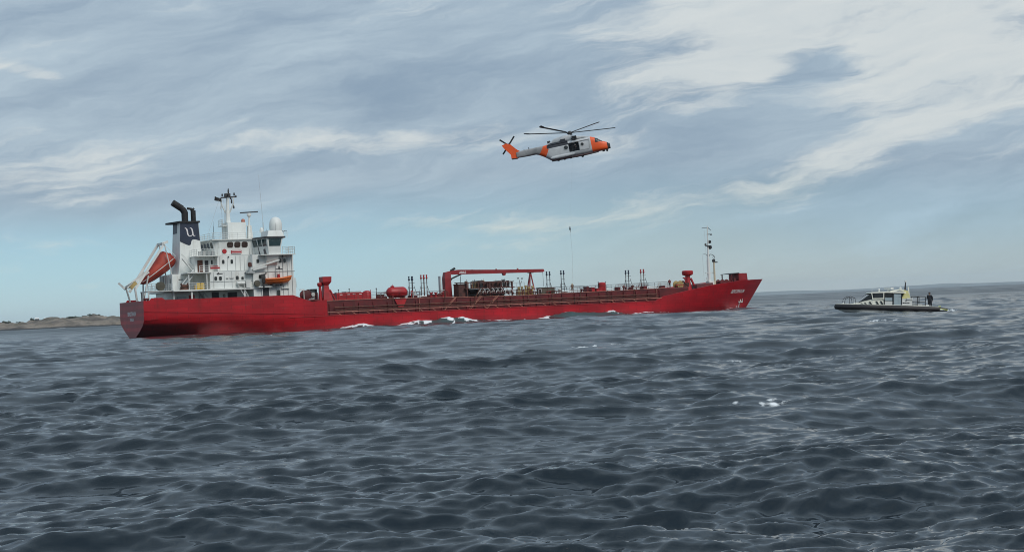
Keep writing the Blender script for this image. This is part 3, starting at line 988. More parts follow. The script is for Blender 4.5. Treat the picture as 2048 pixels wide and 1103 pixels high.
# third tier
t3a = MB().box(9.6, 13.2, -4.6, 4.6, 10.42, 13.02).build('after_cabin', 'white', ship)
door(t3a, 10.5, 4.6, 10.5, .9, 2.0, 'side', 'rust')
door(t3a, 11.6, 4.6, 10.5, .6, 1.9, 'side', 'recess_shade')
window(t3a, 12.5, 4.6, 12.1, .3, .7)
MB().rail([(9.7, 6.9, 10.42), (11.3, 6.9, 10.42)], 1.05, .8, .035).build('railing', 'white_trim', t3a)
MB().box(11.6, 13.1, 6.6, 6.95, 10.9, 11.2).box(11.6, 12.9, 6.62, 6.9, 11.28, 11.4).build('fire_station', 'gear_red', t3a)
t3 = MB().box(13.0, 18.6, -6.1, 6.1, 10.42, 13.1).build('third_tier', 'white', ship)
for s in (14.0, 15.45):
    window(t3, s, 6.1, 12.05, .42, .68)
MB().box(12.9, 18.55, 6.1, 6.2, 10.44, 10.56).build('seam', 'grey_paint', t3)
# aft bridge-deck balcony
ab = MB().box(9.4, 13.2, -6.4, 6.4, 13.02, 13.16).build('after_balcony', 'white_trim', ship)
MB().rail([(9.5, -6.3, 13.16), (9.5, 6.3, 13.16), (13.0, 6.3, 13.16)], 1.05, 1.0, .03).build('railing', 'white_trim', ab)
for s in (10.2, 10.9, 11.7, 12.4):
    MB().box(s - .2, s + .2, 5.5, 6.0, 13.16, 13.85).build('deck_box', 'steel_pale' if s < 11 else 'grey_paint', ab)
# forward block, out to the ship's side through three tiers
fb = MB().box(18.4, 25.8, -8.05, 8.05, 5.0, 9.0).box(18.4, 25.5, -8.03, 8.03, 9.0, 13.05).build('forward_block', 'white', ship)
for s in (19.3, 21.7):
    window(fb, s, 8.05, 11.95, .46, .66)
for s in (23.2, 23.95):
    window(fb, s, 8.05, 11.92, .46, .68)
window(fb, 19.6, 8.05, 9.35, .46, .66)
window(fb, 22.7, 8.05, 6.55, .6, 1.0)
door(fb, 20.4, 8.05, 5.1, 1.1, 2.35, 'side', 'recess_shade')
MB().box(19.0, 21.4, 8.05, 9.0, 7.55, 7.72).box(19.75, 19.87, 8.2, 8.35, 5.1, 7.55).box(20.95, 21.07, 8.2, 8.35, 5.1, 7.55).build('boat_platform', 'white_trim', fb)
MB().box(18.5, 25.7, 8.05, 8.11, 10.10, 10.2).build('seam', 'grey_paint', fb)
for s in (21.0, 22.3, 23.6, 24.4, 25.2):
    MB().tube((s, 8.09, 5.1), (s, 8.09, 13.0), .045, None, 5).build('downpipe', 'grey_paint', fb)
MB().box(23.2, 24.6, 8.05, 8.35, 7.25, 7.36).bar((23.3, 8.3, 7.3), (23.5, 8.1, 7.0), .06, .06).bar((24.5, 8.3, 7.3), (24.3, 8.1, 7.0), .06, .06).build('shelf_bracket', 'white_trim', fb)
MB().rail([(25.9, 8.0, 7.4), (25.9, -8.0, 7.4)], 1.0, 2, .035).build('railing', 'white_trim', fb)
MB().tube((25.85, 7.9, 7.4), (25.85, 7.9, 8.6), .04).build('ensign_staff', 'white_trim', fb)

# wheelhouse with windows raked outwards at the top
wh = MB()
wh.loft([[(13.2, -4.6, 13.1), (22.6, -5.0, 13.1), (22.6, 5.0, 13.1), (13.9, 5.0, 13.1), (13.2, 4.6, 13.1)],
         [(13.0, -4.6, 14.3), (22.6, -5.0, 14.3), (22.6, 5.0, 14.3), (13.8, 5.0, 14.3), (13.0, 4.6, 14.3)],
         [(12.7, -4.7, 15.7), (22.9, -5.2, 15.7), (22.9, 5.2, 15.7), (13.7, 5.2, 15.7), (12.7, 4.7, 15.7)]])
wh = wh.build('wheelhouse', 'white', ship)
for s in (15.6, 16.85, 18.1):
    window(wh, s, 5.09, 14.9, 1.08, .98, 'side', 'glass_brown', .17)
for tt_ in (-1.8, 0.0, 1.8, 3.7):
    window(wh, 12.88, tt_, 14.9, 1.3, 1.0, 'aft', 'glass', .22)
MB().box(12.4, 23.0, -5.5, 5.5, 15.7, 15.86).build('roof', 'white_trim', wh)
MB().box(13.8, 20.2, 5.0, 5.25, 13.1, 13.2).build('seam', 'grey_paint', wh)
MB().lathe((14.6, 5.08, 13.85), [(.16, -.06), (.36, -.05), (.40, 0), (.36, .05), (.16, .06)], 14, 'y').build('life_ring', 'gear_red', wh)
MB().box(15.75, 17.5, 5.06, 5.2, 13.45, 13.98).build('name_board', 'gear_red', wh)
MB().box(15.85, 17.4, 5.2, 5.24, 13.78, 13.86).box(15.85, 17.4, 5.2, 5.24, 13.5, 13.56).build('board_trim', 'lettering', wh)
# starboard bridge wing
bw = MB()
bw.hexa([(19.9, 4.8, 13.0), (23.1, 4.8, 13.0), (22.9, 9.25, 13.0), (20.9, 9.25, 13.0)], [(19.6, 4.8, 14.25), (23.2, 4.8, 14.25), (23.0, 9.35, 14.25), (20.75, 9.35, 14.25)])
bw.hexa([(19.6, 4.8, 14.251), (23.2, 4.8, 14.251), (23.0, 9.35, 14.251), (20.75, 9.35, 14.251)], [(19.3, 4.8, 15.7), (23.4, 4.8, 15.7), (23.3, 9.5, 15.7), (20.55, 9.5, 15.7)])
bw = bw.build('bridge_wing', 'white', ship)
MB().hexa([(20.95, 9.40, 14.36), (22.85, 9.40, 14.36), (22.85, 9.30, 14.36), (20.95, 9.30, 14.36)], [(20.85, 9.53, 15.58), (23.05, 9.53, 15.58), (23.05, 9.40, 15.58), (20.85, 9.40, 15.58)]).build('window', 'glass_teal', bw)
for a, b in ((.08, .34), (.40, .62), (.68, .92)):
    P0 = lambda f, z: (19.6 + (20.75 - 19.6) * f - .30 * (z - 14.25) / 1.45 * (1 - .35 * f) - .04, 4.8 + (9.35 - 4.8) * f + .15 * f * (z - 14.25) / 1.45, z)
    MB().hexa([P0(a, 14.4), P0(b, 14.4), P0(b, 15.55), P0(a, 15.55)], [tuple(Vector(p) + Vector((.12, 0, 0))) for p in (P0(a, 14.4), P0(b, 14.4), P0(b, 15.55), P0(a, 15.55))]).build('window', 'glass_teal', bw)
MB().plan([(19.0, 4.0), (24.0, 4.0), (23.7, 9.75), (20.3, 9.75)], 15.7, 15.95).build('roof', 'steel_dark', bw)
MB().loft([[(20.6, 6.0, 15.95), (23.6, 6.0, 15.95), (23.5, 9.65, 15.95), (20.6, 9.65, 15.95)], [(20.9, 6.0, 16.95), (23.4, 6.0, 16.95), (23.2, 9.4, 16.95), (20.9, 9.4, 16.95)]]).build('wing_screen', 'white', bw)
MB().plan([(19.4, 5.0), (25.4, 5.0), (25.4, 9.6), (19.4, 9.6)], 12.86, 13.0).build('wing_deck', 'white_trim', bw)
MB().rail([(23.2, 9.45, 13.0), (25.3, 9.45, 13.0), (25.3, 5.2, 13.0)], 1.2, 1.0, .04).build('railing', 'white_trim', bw)
MB().tube((20.2, 6.6, 13.0), (19.9, 6.3, 15.7), .1).tube((20.6, 8.4, 13.0), (20.5, 8.2, 13.9), .22).build('wing_stay', 'steel_dark', bw)
MB().hexa([(20.6, 8.05, 11.2), (22.6, 8.05, 11.2), (22.6, 8.1, 11.2), (20.6, 8.1, 11.2)], [(20.6, 8.05, 12.86), (22.6, 8.05, 12.86), (22.6, 9.4, 12.86), (20.6, 9.4, 12.86)]).build('wing_knee', 'white', bw)
# compass deck
cd = MB().rail([(22.6, 5.3, 15.86), (12.6, 5.3, 15.86), (12.6, -5.3, 15.86), (22.8, -5.3, 15.86)], 1.05, 1.5, .03).build('compass_deck_railing', 'white_trim', ship)
MB().box(16.4, 19.6, -1.8, 1.6, 15.86, 18.9).build('mast_house', 'white', ship)
mast = MB()
mast.loft([[(16.3 + .0, -.7, 15.86), (17.8, -.7, 15.86), (17.8, .9, 15.86), (16.3, .9, 15.86)], [(16.55, -.5, 18.3), (17.5, -.5, 18.3), (17.5, .6, 18.3), (16.55, .6, 18.3)]])
mast.tube((17.0, 0, 18.3), (17.0, 0, 21.0), .48, .34, 10).tube((17.0, 0, 21.0), (17.1, 0, 24.0), .34, .22, 8)
mast = mast.build('signal_mast', 'white', ship)
MB().box(15.6, 18.0, -1.4, 1.4, 18.3, 18.42).build('mast_platform', 'white_trim', mast)
MB().rail([(15.7, 1.3, 18.42), (15.7, -1.3, 18.42), (17.0, -1.3, 18.42)], 1.0, .8, .03).build('railing', 'white_trim', mast)
MB().tube((16.8, -.1, 20.4), (16.1, -.6, 22.2), .12).tube((17.2, .1, 20.4), (17.9, .6, 22.2), .12).tube((16.1, -.6, 22.2), (16.1, -.6, 23.3), .10).tube((17.9, .6, 22.2), (17.9, .6, 23.2), .1).build('strut', 'white_trim', mast)
MB().bar((15.9, 0, 23.2), (18.6, 0, 23.35), .22, .22).bar((17.0, -1.4, 23.6), (17.0, 1.4, 23.6), .18, .18).box(16.6, 17.5, -.4, .4, 23.3, 23.9).build('crosstree', 'steel_dark', mast)
for s, z, h in ((16.1, 23.4, .5), (17.2, 23.9, .9), (18.2, 23.5, .6), (18.5, 23.2, .45), (17.7, 22.2, .8), (18.05, 21.3, .6), (17.55, 22.9, .4)):
    MB().lathe((s, .2, z), [(.06, 0), (.14, .08), (.14, h * .6), (.05, h)], 8).build('mast_light', 'steel_dark', mast)
MB().tube((16.0, .4, 22.9), (15.6, .4, 21.2), .05).tube((16.35, .2, 22.9), (16.35, .2, 15.9), .03, None, 4).tube((15.9, .2, 22.9), (15.95, .2, 15.9), .03, None, 4).build('halyard', 'steel_pale', mast)
MB().tube((15.5, .5, 23.0), (12.9, .5, 15.9), .018, None, 4).build('halyard', 'steel_pale', mast)
fl = MB()
rows = []
for i in range(9):
    u = i / 8
    rows.append([(15.85 - 1.25 * u, .4 + .14 * sin(u * 7), 22.35 + .45 * u + .06 * sin(u * 5)), (15.85 - 1.15 * u, .4 + .14 * sin(u * 7 + .6), 23.0 + .42 * u)])
fl.grid(rows).build('flag', 'soot', mast)
# radar
rd = MB().loft([[(20.3, -.5, 15.86), (21.2, -.5, 15.86), (21.2, .5, 15.86), (20.3, .5, 15.86)], [(20.45, -.35, 18.4), (21.0, -.35, 18.4), (21.0, .35, 18.4), (20.45, .35, 18.4)]]).tube((20.7, 0, 18.4), (20.75, 0, 20.0), .2, .16, 8).build('radar_mast', 'white', ship)
MB().lathe((20.75, 0, 19.9), [(.2, 0), (.38, .15), (.38, .5), (.22, .62)], 12).build('scanner_gearbox', 'white_trim', rd)
MB().bar((19.3, -.5, 20.62), (22.2, .5, 20.72), .16, .2).build('scanner', 'steel_dark', rd)
MB().bar((19.1, 0, 18.35), (20.6, 0, 18.35), .4, .1).tube((19.6, 0, 15.9), (19.6, 0, 18.3), .1).build('radar_arm', 'white_trim', rd)
MB().lathe((19.65, 0, 18.4), [(.08, 0), (.3, .25), (.36, .9), (.2, 1.15)], 10).build('searchlight', 'rail_pale', rd)
# satellite dome and small domes
rad = MB().lathe((24.4, 3.0, 16.0), [(.7, 0), (.7, 1.2), (1.05, 1.25), (1.12, 1.9), (1.08, 2.5), (.92, 3.05), (.62, 3.42), (.25, 3.6), (.02, 3.63)], 24).build('satellite_dome', 'white', ship, smooth=40)
MB().box(23.3, 25.5, 1.8, 4.2, 15.86, 16.0).build('dome_base', 'white_trim', rad)
MB().lathe((22.2, 2.0, 15.9), [(.1, 0), (.1, 1.1), (.32, 1.15), (.34, 1.6), (.2, 1.95), (.02, 2.05)], 14).build('small_dome', 'white', ship, smooth=40)
MB().lathe((23.0, 4.6, 16.45), [(.3, -.28), (.5, -.2), (.52, .2), (.3, .28)], 14, 'x').build('hose_reel', 'black', ship)
MB().tube((22.9, 1.0, 15.9), (22.85, 1.0, 18.9), .07).tube((22.85, 1.0, 18.9), (22.4, 1.0, 27.0), .035, .015, 4).build('whip_antenna', 'steel_pale', ship)
for s, t, h in ((13.0, 4.8, 2.2), (13.8, 2.0, 3.2), (23.6, 5.2, 2.6), (22.0, 5.2, 1.6)):
    MB().tube((s, t, 15.86), (s, t, 15.86 + h), .03, .015, 4).build('rod_antenna', 'steel_dark', ship)
MB().rail([(22.4, 5.3, 15.95), (25.6, 5.3, 15.95)], 1.15, .6, .03).build('dome_railing', 'white_trim', ship)
rope = MB().path([(23.3 + k * .28, 5.32 + .0, 17.05 + .1 * sin(k * 1.9)) for k in range(9)], .05, 5).build('coiled_line', 'steel_dark', ship)

# funnel
fn = MB().loft([[(7.4, -2.7, 10.3), (11.6, -2.7, 10.3), (11.6, 2.6, 10.3), (7.4, 2.6, 10.3)], [(7.75, -2.45, 13), (11.45, -2.45, 13), (11.45, 2.5, 13), (7.75, 2.5, 13)], [(8.05, -2.0, 18.85), (11.1, -2.0, 18.85), (11.1, 2.3, 18.85), (8.05, 2.3, 18.85)]])
fn = fn.build('funnel', 'white', ship)
def fpt(u, z, out=.02):
    """a point on the funnel's starboard face: u 0..1 fore and aft"""
    f = (z - 13) / 5.85
    if z < 13:
        f2 = (z - 10.3) / 2.7
        s0, s1, t = 7.4 + .35 * f2, 11.6 - .15 * f2, 2.6 - .1 * f2
    else:
        s0, s1, t = 7.75 + .3 * f, 11.45 - .35 * f, 2.5 - .2 * f
    return (s0 + (s1 - s0) * u, t + out, z)
wave = [(0, 15.75), (.15, 15.5), (.3, 15.25), (.42, 15.10), (.50, 15.12), (.54, 15.3), (.56, 15.65), (.60, 15.95), (.68, 16.08), (.80, 16.05), (.92, 15.92), (1.0, 15.85)]
em = MB()
em.grid([[fpt(u, z0 + (18.84 - z0) * f, .025) for u, z0 in wave] for f in (0, .25, .5, .75, 1)])
em = em.build('funnel_band', 'navy', fn)
# aft and forward faces carry the same band
MB().grid([[(7.75 + .3 * (z - 13) / 5.85 - .025, t, z) for t in (-2.0, 0.6)] for z in (17.2, 18.84)]).build('after_band', 'navy', fn)
def stroke(pts, widths):
    mbs = MB()
    L, Rr = [], []
    for i, (u, z) in enumerate(pts):
        a = pts[max(0, i - 1)]
        b = pts[min(len(pts) - 1, i + 1)]
        du, dz_ = (b[0] - a[0]) * 3.3, b[1] - a[1]
        n = math.hypot(du, dz_)
        nx, nz_ = -dz_ / n, du / n
        w = widths[i] / 2
        L.append(fpt(u + nx * w / 3.3, z + nz_ * w, .05))
        Rr.append(fpt(u - nx * w / 3.3, z - nz_ * w, .05))
    mbs.grid([L, Rr])
    return mbs
us_ = [(.24, 17.93), (.30, 17.98), (.36, 17.75), (.39, 17.35), (.40, 17.0), (.43, 16.75), (.50, 16.62), (.58, 16.68), (.65, 16.85)]
stroke(us_, [.05, .16, .22, .24, .22, .18, .14, .12, .08]).build('emblem_letter', 'lettering', fn)
us2 = [(.52, 17.93), (.58, 18.0), (.64, 17.75), (.66, 17.3), (.67, 16.95), (.69, 16.72), (.74, 16.68), (.80, 16.72)]
stroke(us2, [.05, .16, .22, .24, .22, .16, .12, .06]).build('emblem_letter', 'lettering', fn)
MB().plan([(6.9, -2.6), (7.3, -2.9), (11.4, -2.6), (11.4, 2.5), (7.9, 2.6)], 18.85, 19.15).build('funnel_cap', 'soot', fn)
ex = MB()
pts = [(9.3, .9, 19.1), (9.3, .9, 20.7), (8.9, .9, 21.3), (7.3, .9, 22.35)]
for a, b in zip(pts, pts[1:]):
    ex.tube(a, b, .56, None, 12)
ex.lathe((9.3, .9, 20.7), [(.02, -.5), (.45, -.3), (.56, 0), (.45, .3), (.02, .5)], 12)
ex.build('exhaust_pipe', 'soot', fn, smooth=40)
ex = MB()
pts = [(10.75, .9, 19.1), (10.75, .9, 21.0), (10.55, .9, 21.25), (9.75, .9, 21.35)]
for a, b, r in zip(pts, pts[1:], (.42, .38, .2)):
    ex.tube(a, b, r, None, 10)
ex.build('exhaust_pipe', 'soot', fn, smooth=40)
MB().tube((11.45, 2.4, 13.0), (11.15, 2.3, 19.2), .04).build('funnel_ladder', 'steel_pale', fn)

# free-fall launching ramp on the stern
rp = MB().bar((.2, -1.7, 7.7), (5.4, -1.7, 15.7), .24, .42).build('launch_ramp', 'white_trim', ship)
MB().bar((.2, 2.1, 8.0), (5.3, 2.1, 15.4), .2, .34).build('davit_beam', 'white_trim', rp)
MB().bar((-.9, 1.7, 8.3), (2.7, 1.7, 10.9), .2, .36).build('slide_rail', 'white_trim', rp)
MB().bar((-.9, -1.2, 8.3), (6.6, -1.2, 13.5), .16, .3).build('slide_rail', 'white_trim', rp)
MB().bar((5.3, -2.0, 15.5), (5.3, 2.3, 15.5), .34, .4).bar((5.0, 1.9, 15.5), (6.0, 1.9, 15.8), .26, .4).bar((5.5, 1.9, 15.2), (7.2, 2.0, 13.3), .06, .06).build('ramp_head', 'white_trim', rp)
for pa, pb, w_ in (((-.4, -1.5, 8.4), (.5, -1.5, 5.0), .24), ((.2, 2.1, 8.4), (.6, 2.1, 5.0), .28), ((2.6, 1.7, 10.3), (1.4, 1.7, 5.0), .2), ((2.6, -1.7, 11.3), (2.4, -1.7, 5.0), .2), ((5.5, -1.7, 15.4), (6.4, -1.7, 10.3), .18), ((5.4, 2.1, 15.2), (6.4, 2.1, 10.3), .14)):
    MB().bar(pa, pb, w_, w_).build('ramp_leg', 'steel_pale', rp)
MB().bar((-1.5, -1.9, 9.3), (-.5, -1.5, 8.2), .2, .34).build('ramp_horn', 'steel_pale', rp)
MB().bar((-.6, -1.5, 8.4), (.5, 2.1, 9.3), .26, .4).build('ramp_beam', 'steel_pale', rp)
MB().bar((-.5, 2.1, 8.3), (.4, 2.1, 9.2), .36, .6).build('ramp_plate', 'ochre', rp)
# gear on the poop
MB().lathe((3.2, 6.6, 8.35), [(.2, -.4), (.72, -.35), (.72, -.28), (.3, -.25), (.3, .25), (.72, .28), (.72, .35), (.2, .4)], 16, 'y').build('rope_drum', 'olive', ship)
pl = MB().box(.9, 5.4, 2.5, 7.4, 7.45, 7.6).build('winch_platform', 'steel_pale', ship)
for s, t in ((1.1, 7.2), (1.1, 2.7), (5.2, 7.2)):
    MB().box(s - .1, s + .1, t - .1, t + .1, 5.0, 7.45).build('leg', 'steel_pale', pl)
MB().rail([(1.0, 7.2, 7.6), (2.3, 7.2, 7.6)], 1.2, .6, .05).build('railing', 'steel_pale', pl)
for s in (.5, .9, 2.1):
    MB().lathe((s, 7.2, 5.0), [(.18, 0), (.18, 1.2), (.3, 1.25), (.28, 1.45), (.1, 1.5)], 10).build('fairlead', 'trunk_red', ship)
# rescue-boat davit
dv = MB().tube((17.9, 8.3, 10.2), (17.9, 8.3, 11.3), .36, .28, 10).box(17.2, 18.5, 7.6, 8.8, 9.95, 10.2).build('davit_post', 'grey_paint', ship)
MB().bar((17.9, 8.5, 10.7), (22.7, 9.1, 12.05), .2, .26).bar((18.3, 8.5, 10.5), (20.6, 8.85, 11.05), .2, .24).build('davit_arm', 'white_trim', dv)
MB().tube((22.6, 9.1, 12.0), (22.6, 9.1, 9.6), .025, None, 4).bar((22.0, 9.1, 10.5), (23.2, 9.1, 10.5), .1, .16).lathe((22.6, 9.1, 10.5), [(.1, 0), (.16, .2), (.08, .55)], 8).build('fall_block', 'steel_dark', dv)
MB().lathe((17.8, 8.4, 11.2), [(.2, -.2), (.34, -.1), (.34, .4), (.2, .6)], 10).build('davit_winch', 'brown_gear', dv)
MB().box(17.1, 17.8, 7.7, 8.3, 7.6, 8.5).box(17.05, 17.85, 7.65, 8.35, 8.5, 8.75).build('switch_cabinet', 'white_trim', ship)
MB().lathe((18.9, 8.5, 8.25), [(.1, -.3), (.5, -.25), (.55, 0), (.5, .25), (.1, .3)], 12, 'y').build('davit_reel', 'olive', ship)

# welded seams and cable trunks on the house sides
for par, tt_, z0, z1, xs in ((t2, 7.6, 7.65, 10.35, (11.8, 13.6, 14.9, 17.3)), (t3, 6.1, 10.6, 13.0, (13.4, 14.7, 16.1, 16.9, 17.6)), (wh, 5.02, 13.2, 14.25, (14.2, 18.9, 19.4))):
    for x in xs:
        MB().box(x - .03, x + .03, tt_, tt_ + .035, z0, z1).build('weld_seam', 'grey_paint', par)
for x, z in ((14.9, 12.85), (17.2, 10.1), (12.6, 10.15), (23.6, 12.7), (20.6, 9.9)):
    par, tt_ = (t3, 6.1) if z > 12 and x < 18 else (t2, 7.6) if x < 18 else (fb, 8.05)
    MB().lathe((x, tt_ + .12, z), [(.05, -.1), (.12, -.05), (.12, .08), (.05, .12)], 8, 'y').build('wall_lamp', 'steel_dark', par)

# ------------------------------------------------------------------ deck gear of the tanker
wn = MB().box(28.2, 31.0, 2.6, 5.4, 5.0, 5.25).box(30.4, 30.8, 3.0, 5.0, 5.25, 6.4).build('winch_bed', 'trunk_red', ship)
MB().lathe((29.0, 4.2, 6.1), [(.3, -1.1), (.85, -1.05), (.85, -.9), (.45, -.85), (.5, .3), (.85, .35), (.85, .5), (.3, .6)], 18, 'y').build('winch_drum', 'trunk_red', wn, smooth=30)
MB().lathe((30.0, 4.6, 6.1), [(.3, -.25), (.9, -.2), (.9, -.1), (.35, -.05), (.35, .3), (.3, .35)], 18, 'y').build('rope_drum', 'steel_pale', wn, smooth=30)
MB().box(29.6, 30.5, 3.0, 5.2, 6.9, 7.05).box(30.5, 30.6, 3.0, 5.2, 5.3, 7.05).build('winch_guard', 'black', wn)
MB().tube((27.4, 7.4, 5.0), (27.4, 7.4, 6.9), .06).box(26.7, 27.5, 7.3, 7.5, 6.85, 7.05).build('deck_light', 'white_trim', ship)

def mushroom(name, s, t, z0, z1, rn, rh, hh, material='gear_red'):
    p = [(rn * 1.5, 0), (rn * 1.25, (z1 - z0) * .25), (rn, (z1 - z0) * .45), (rn * .95, z1 - z0 - hh * 1.25), (rh * .92, z1 - z0 - hh), (rh, z1 - z0 - hh * .75), (rh, z1 - z0 - hh * .2), (rh * .85, z1 - z0)]
    return MB().lathe((s, t, z0), p, 18).build(name, material, ship, smooth=30)
mushroom('ventilator', 31.6, 4.0, 5.0, 8.1, .26, .46, .55)
lv = MB().loft([[(31.9, 3.2, 4.9), (33.7, 3.2, 4.9), (33.7, 4.8, 4.9), (31.9, 4.8, 4.9)], [(32.1, 3.4, 6.6), (33.2, 3.4, 6.6), (33.2, 4.6, 6.6), (32.1, 4.6, 6.6)], [(32.2, 3.5, 7.6), (33.0, 3.5, 7.6), (33.0, 4.5, 7.6), (32.2, 4.5, 7.6)], [(31.85, 3.1, 8.2), (33.4, 3.1, 8.2), (33.4, 4.9, 8.2), (31.85, 4.9, 8.2)], [(31.8, 3.1, 9.1), (33.45, 3.1, 9.1), (33.45, 4.9, 9.1), (31.8, 4.9, 9.1)]]).build('cowl_ventilator', 'gear_red', ship)
MB().bar((33.2, 4.6, 6.8), (34.2, 4.6, 4.9), .3, .2).build('vent_brace', 'gear_red', lv)
dh = MB().box(34.4, 40.0, 1.5, 4.6, 4.9, 6.2).build('pump_house', 'gear_red', ship)
MB().box(36.4, 39.2, 1.8, 4.0, 6.2, 6.42).box(35.0, 36.0, 2.0, 3.0, 6.2, 6.35).build('hatch_lid', 'grey_paint', dh)
for s in (35.2, 36.6, 37.6, 38.8):
    MB().box(s - .25, s + .25, 4.6, 4.64, 5.85, 6.0).build('vent_louvre', 'lettering', dh)
MB().lathe((40.6, 3.2, 4.9), [(.75, 0), (.75, 1.2), (.62, 1.45), (.2, 1.6)], 16).tube((41.3, 3.2, 5.8), (41.3, 3.2, 6.6), .05).build('tank_dome', 'gear_red', ship, smooth=30)
for s, h in ((34.9, .9), (36.9, 1.0), (42.0, .9)):
    MB().tube((s, 4.2, 4.9), (s, 4.2, 6.0 + h * .7), .05).box(s - .08, s + .08, 4.1, 4.3, 6.0 + h * .7, 6.2 + h * .7).build('deck_post', 'steel_dark', ship)
for s0, s1, t in ((41.5, 44.0, 5.2), (48.0, 50.2, 4.4), (51.5, 55.4, 4.9)):
    mb = MB().rail([(s0, t, 4.75), (s1, t, 4.75)], 1.1, .9, .04, 2)
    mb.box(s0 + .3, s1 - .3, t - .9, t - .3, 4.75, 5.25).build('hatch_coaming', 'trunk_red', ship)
for s in (42.2, 43.0, 48.7, 52.4, 53.3, 54.6):
    MB().lathe((s, 4.6, 4.75), [(.3, 0), (.3, .35), (.18, .4), (.2, .75), (.34, .8), (.3, .95)], 10).build('tank_valve', 'rust' if s < 50 else 'gear_red', ship)
tk = MB().lathe((45.4, 5.3, 5.95), [(.05, -1.95), (.5, -1.85), (.85, -1.5), (.95, -1.2), (.95, 1.2), (.85, 1.5), (.5, 1.85), (.05, 1.95)], 22, 'x').build('hydraulic_tank', 'gear_red', ship, smooth=50)
MB().lathe((44.6, 5.3, 6.85), [(.35, 0), (.35, .2), (.2, .26), (.06, .3)], 12).tube((44.6, 5.3, 7.1), (44.6, 5.3, 7.4), .04).build('tank_hatch', 'gear_red', tk)
for s in (44.3, 46.5):
    MB().box(s - .15, s + .15, 4.5, 6.1, 4.7, 5.4).build('saddle', 'trunk_red', tk)
MB().prism([(44.3, 4.7), (46.6, 4.7), (45.9, 3.3), (45.0, 3.3)], 6.5, 6.8).build('tank_bracket', 'gear_red', tk)

def vent_mast(s, t, z0, z1, n, head, spread=.34, stay=True):
    v = MB().box(s - .5, s + .5, t - .5, t + .5, z0, z0 + .25)
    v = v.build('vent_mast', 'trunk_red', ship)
    for k in range(n):
        ss_ = s + (k - (n - 1) / 2) * spread
        tt_ = t + (.25 if k % 2 else -.25)
        MB().tube((ss_, tt_, z0 + .2), (ss_, tt_, z1), .07, None, 6).build('riser', 'steel_dark' if head == 'navy' else 'rust', v)
        MB().lathe((ss_, tt_, z1 - .75), [(.07, 0), (.19, .08), (.19, .3), (.1, .36), (.1, .55), (.16, .6), (.14, .78)], 8).build('vent_valve', head, v)
    for zz_ in np.arange(z0 + .9, z1 - .9, .9):
        MB().bar((s - spread * n / 2, t + .28, zz_), (s + spread * n / 2, t + .28, zz_), .06, .06).build('rung', 'steel_dark', v)
    if stay:
        MB().tube((s + spread * n / 2, t, z0 + 2.2), (s + spread * n / 2 + .7, t, z0 + .2), .04).tube((s - spread * n / 2, t, z0 + 2.2), (s - spread * n / 2 - .6, t, z0 + .2), .04).build('stay', 'steel_dark', v)
vent_mast(50.2, 1.0, 4.85, 8.75, 3, 'navy', .33)
vent_mast(52.7, 1.0, 4.85, 8.95, 4, 'gear_red', .30)
vent_mast(78.8, 0.5, 4.6, 8.85, 2, 'navy', .36)
vent_mast(81.9, 0.5, 4.62, 8.95, 2, 'navy', .3)
vent_mast(96.6, 0.5, 4.75, 8.6, 3, 'navy', .33)
vent_mast(100.1, 0.5, 4.8, 8.7, 3, 'gear_red', .33)

# hose crane, its jib laid in a crutch
ct = 2.0
cr = MB().loft([[(56.2, ct - .65, 4.6), (57.5, ct - .65, 4.6), (57.5, ct + .65, 4.6), (56.2, ct + .65, 4.6)], [(56.15, ct - .6, 8.2), (57.4, ct - .6, 8.2), (57.4, ct + .6, 8.2), (56.15, ct + .6, 8.2)], [(56.35, ct - .5, 9.25), (57.5, ct - .5, 9.25), (57.5, ct + .5, 9.25), (56.35, ct + .5, 9.25)]]).build('crane_post', 'crane_red', ship)
MB().prism([(56.36, 8.85), (57.5, 8.85), (59.4, 8.82), (68.6, 8.78), (76.7, 8.75), (77.0, 8.95), (76.8, 9.32), (68.6, 9.42), (59.0, 9.66), (57.6, 9.48), (56.36, 9.25)], ct - .38, ct + .38).build('crane_jib', 'crane_red', cr)
MB().bar((57.3, ct, 7.5), (57.8, ct, 8.1), .3, .26).bar((57.8, ct, 8.1), (60.0, ct, 8.95), .3, .24).build('jib_cylinder', 'black', cr)
MB().bar((57.7, ct, 9.5), (58.5, ct, 9.95), .5, .35).build('sheave', 'black', cr)
MB().prism([(68.2, 8.8), (68.9, 8.8), (68.75, 8.35), (68.4, 8.35)], ct - .25, ct + .25).build('hook_block', 'crane_red', cr)
for s in (62.0, 67.0, 71.5):
    MB().box(s - .12, s + .12, ct - .1, ct + .1, 9.3, 9.62).build('jib_clamp', 'crane_red', cr)
MB().tube((76.8, ct, 8.9), (76.9, ct, 6.0), .03, None, 5).build('crane_wire', 'steel_dark', cr)
text_mesh('crane_lettering', 'ABAS', .62, 'lettering', cr, (59.2, ct + .4, 8.95), (1, 0, -.015), (0, 0, 1), .015, .95)
MB().bar((73.6, ct - .8, 4.6), (74.1, ct, 8.75), .16, .2).bar((74.6, ct + .8, 4.6), (74.2, ct, 8.75), .16, .2).bar((73.4, ct + .8, 4.6), (74.1, ct, 8.75), .16, .2).bar((73.9, ct - .5, 8.72), (74.5, ct + .5, 8.72), .3, .12).build('jib_crutch', 'crane_red', ship)
MB().box(55.3, 55.5, 1.6, 2.4, 4.6, 8.6).box(55.4, 56.2, 1.7, 2.3, 6.0, 6.1).build('crane_ladder', 'steel_pale', ship)

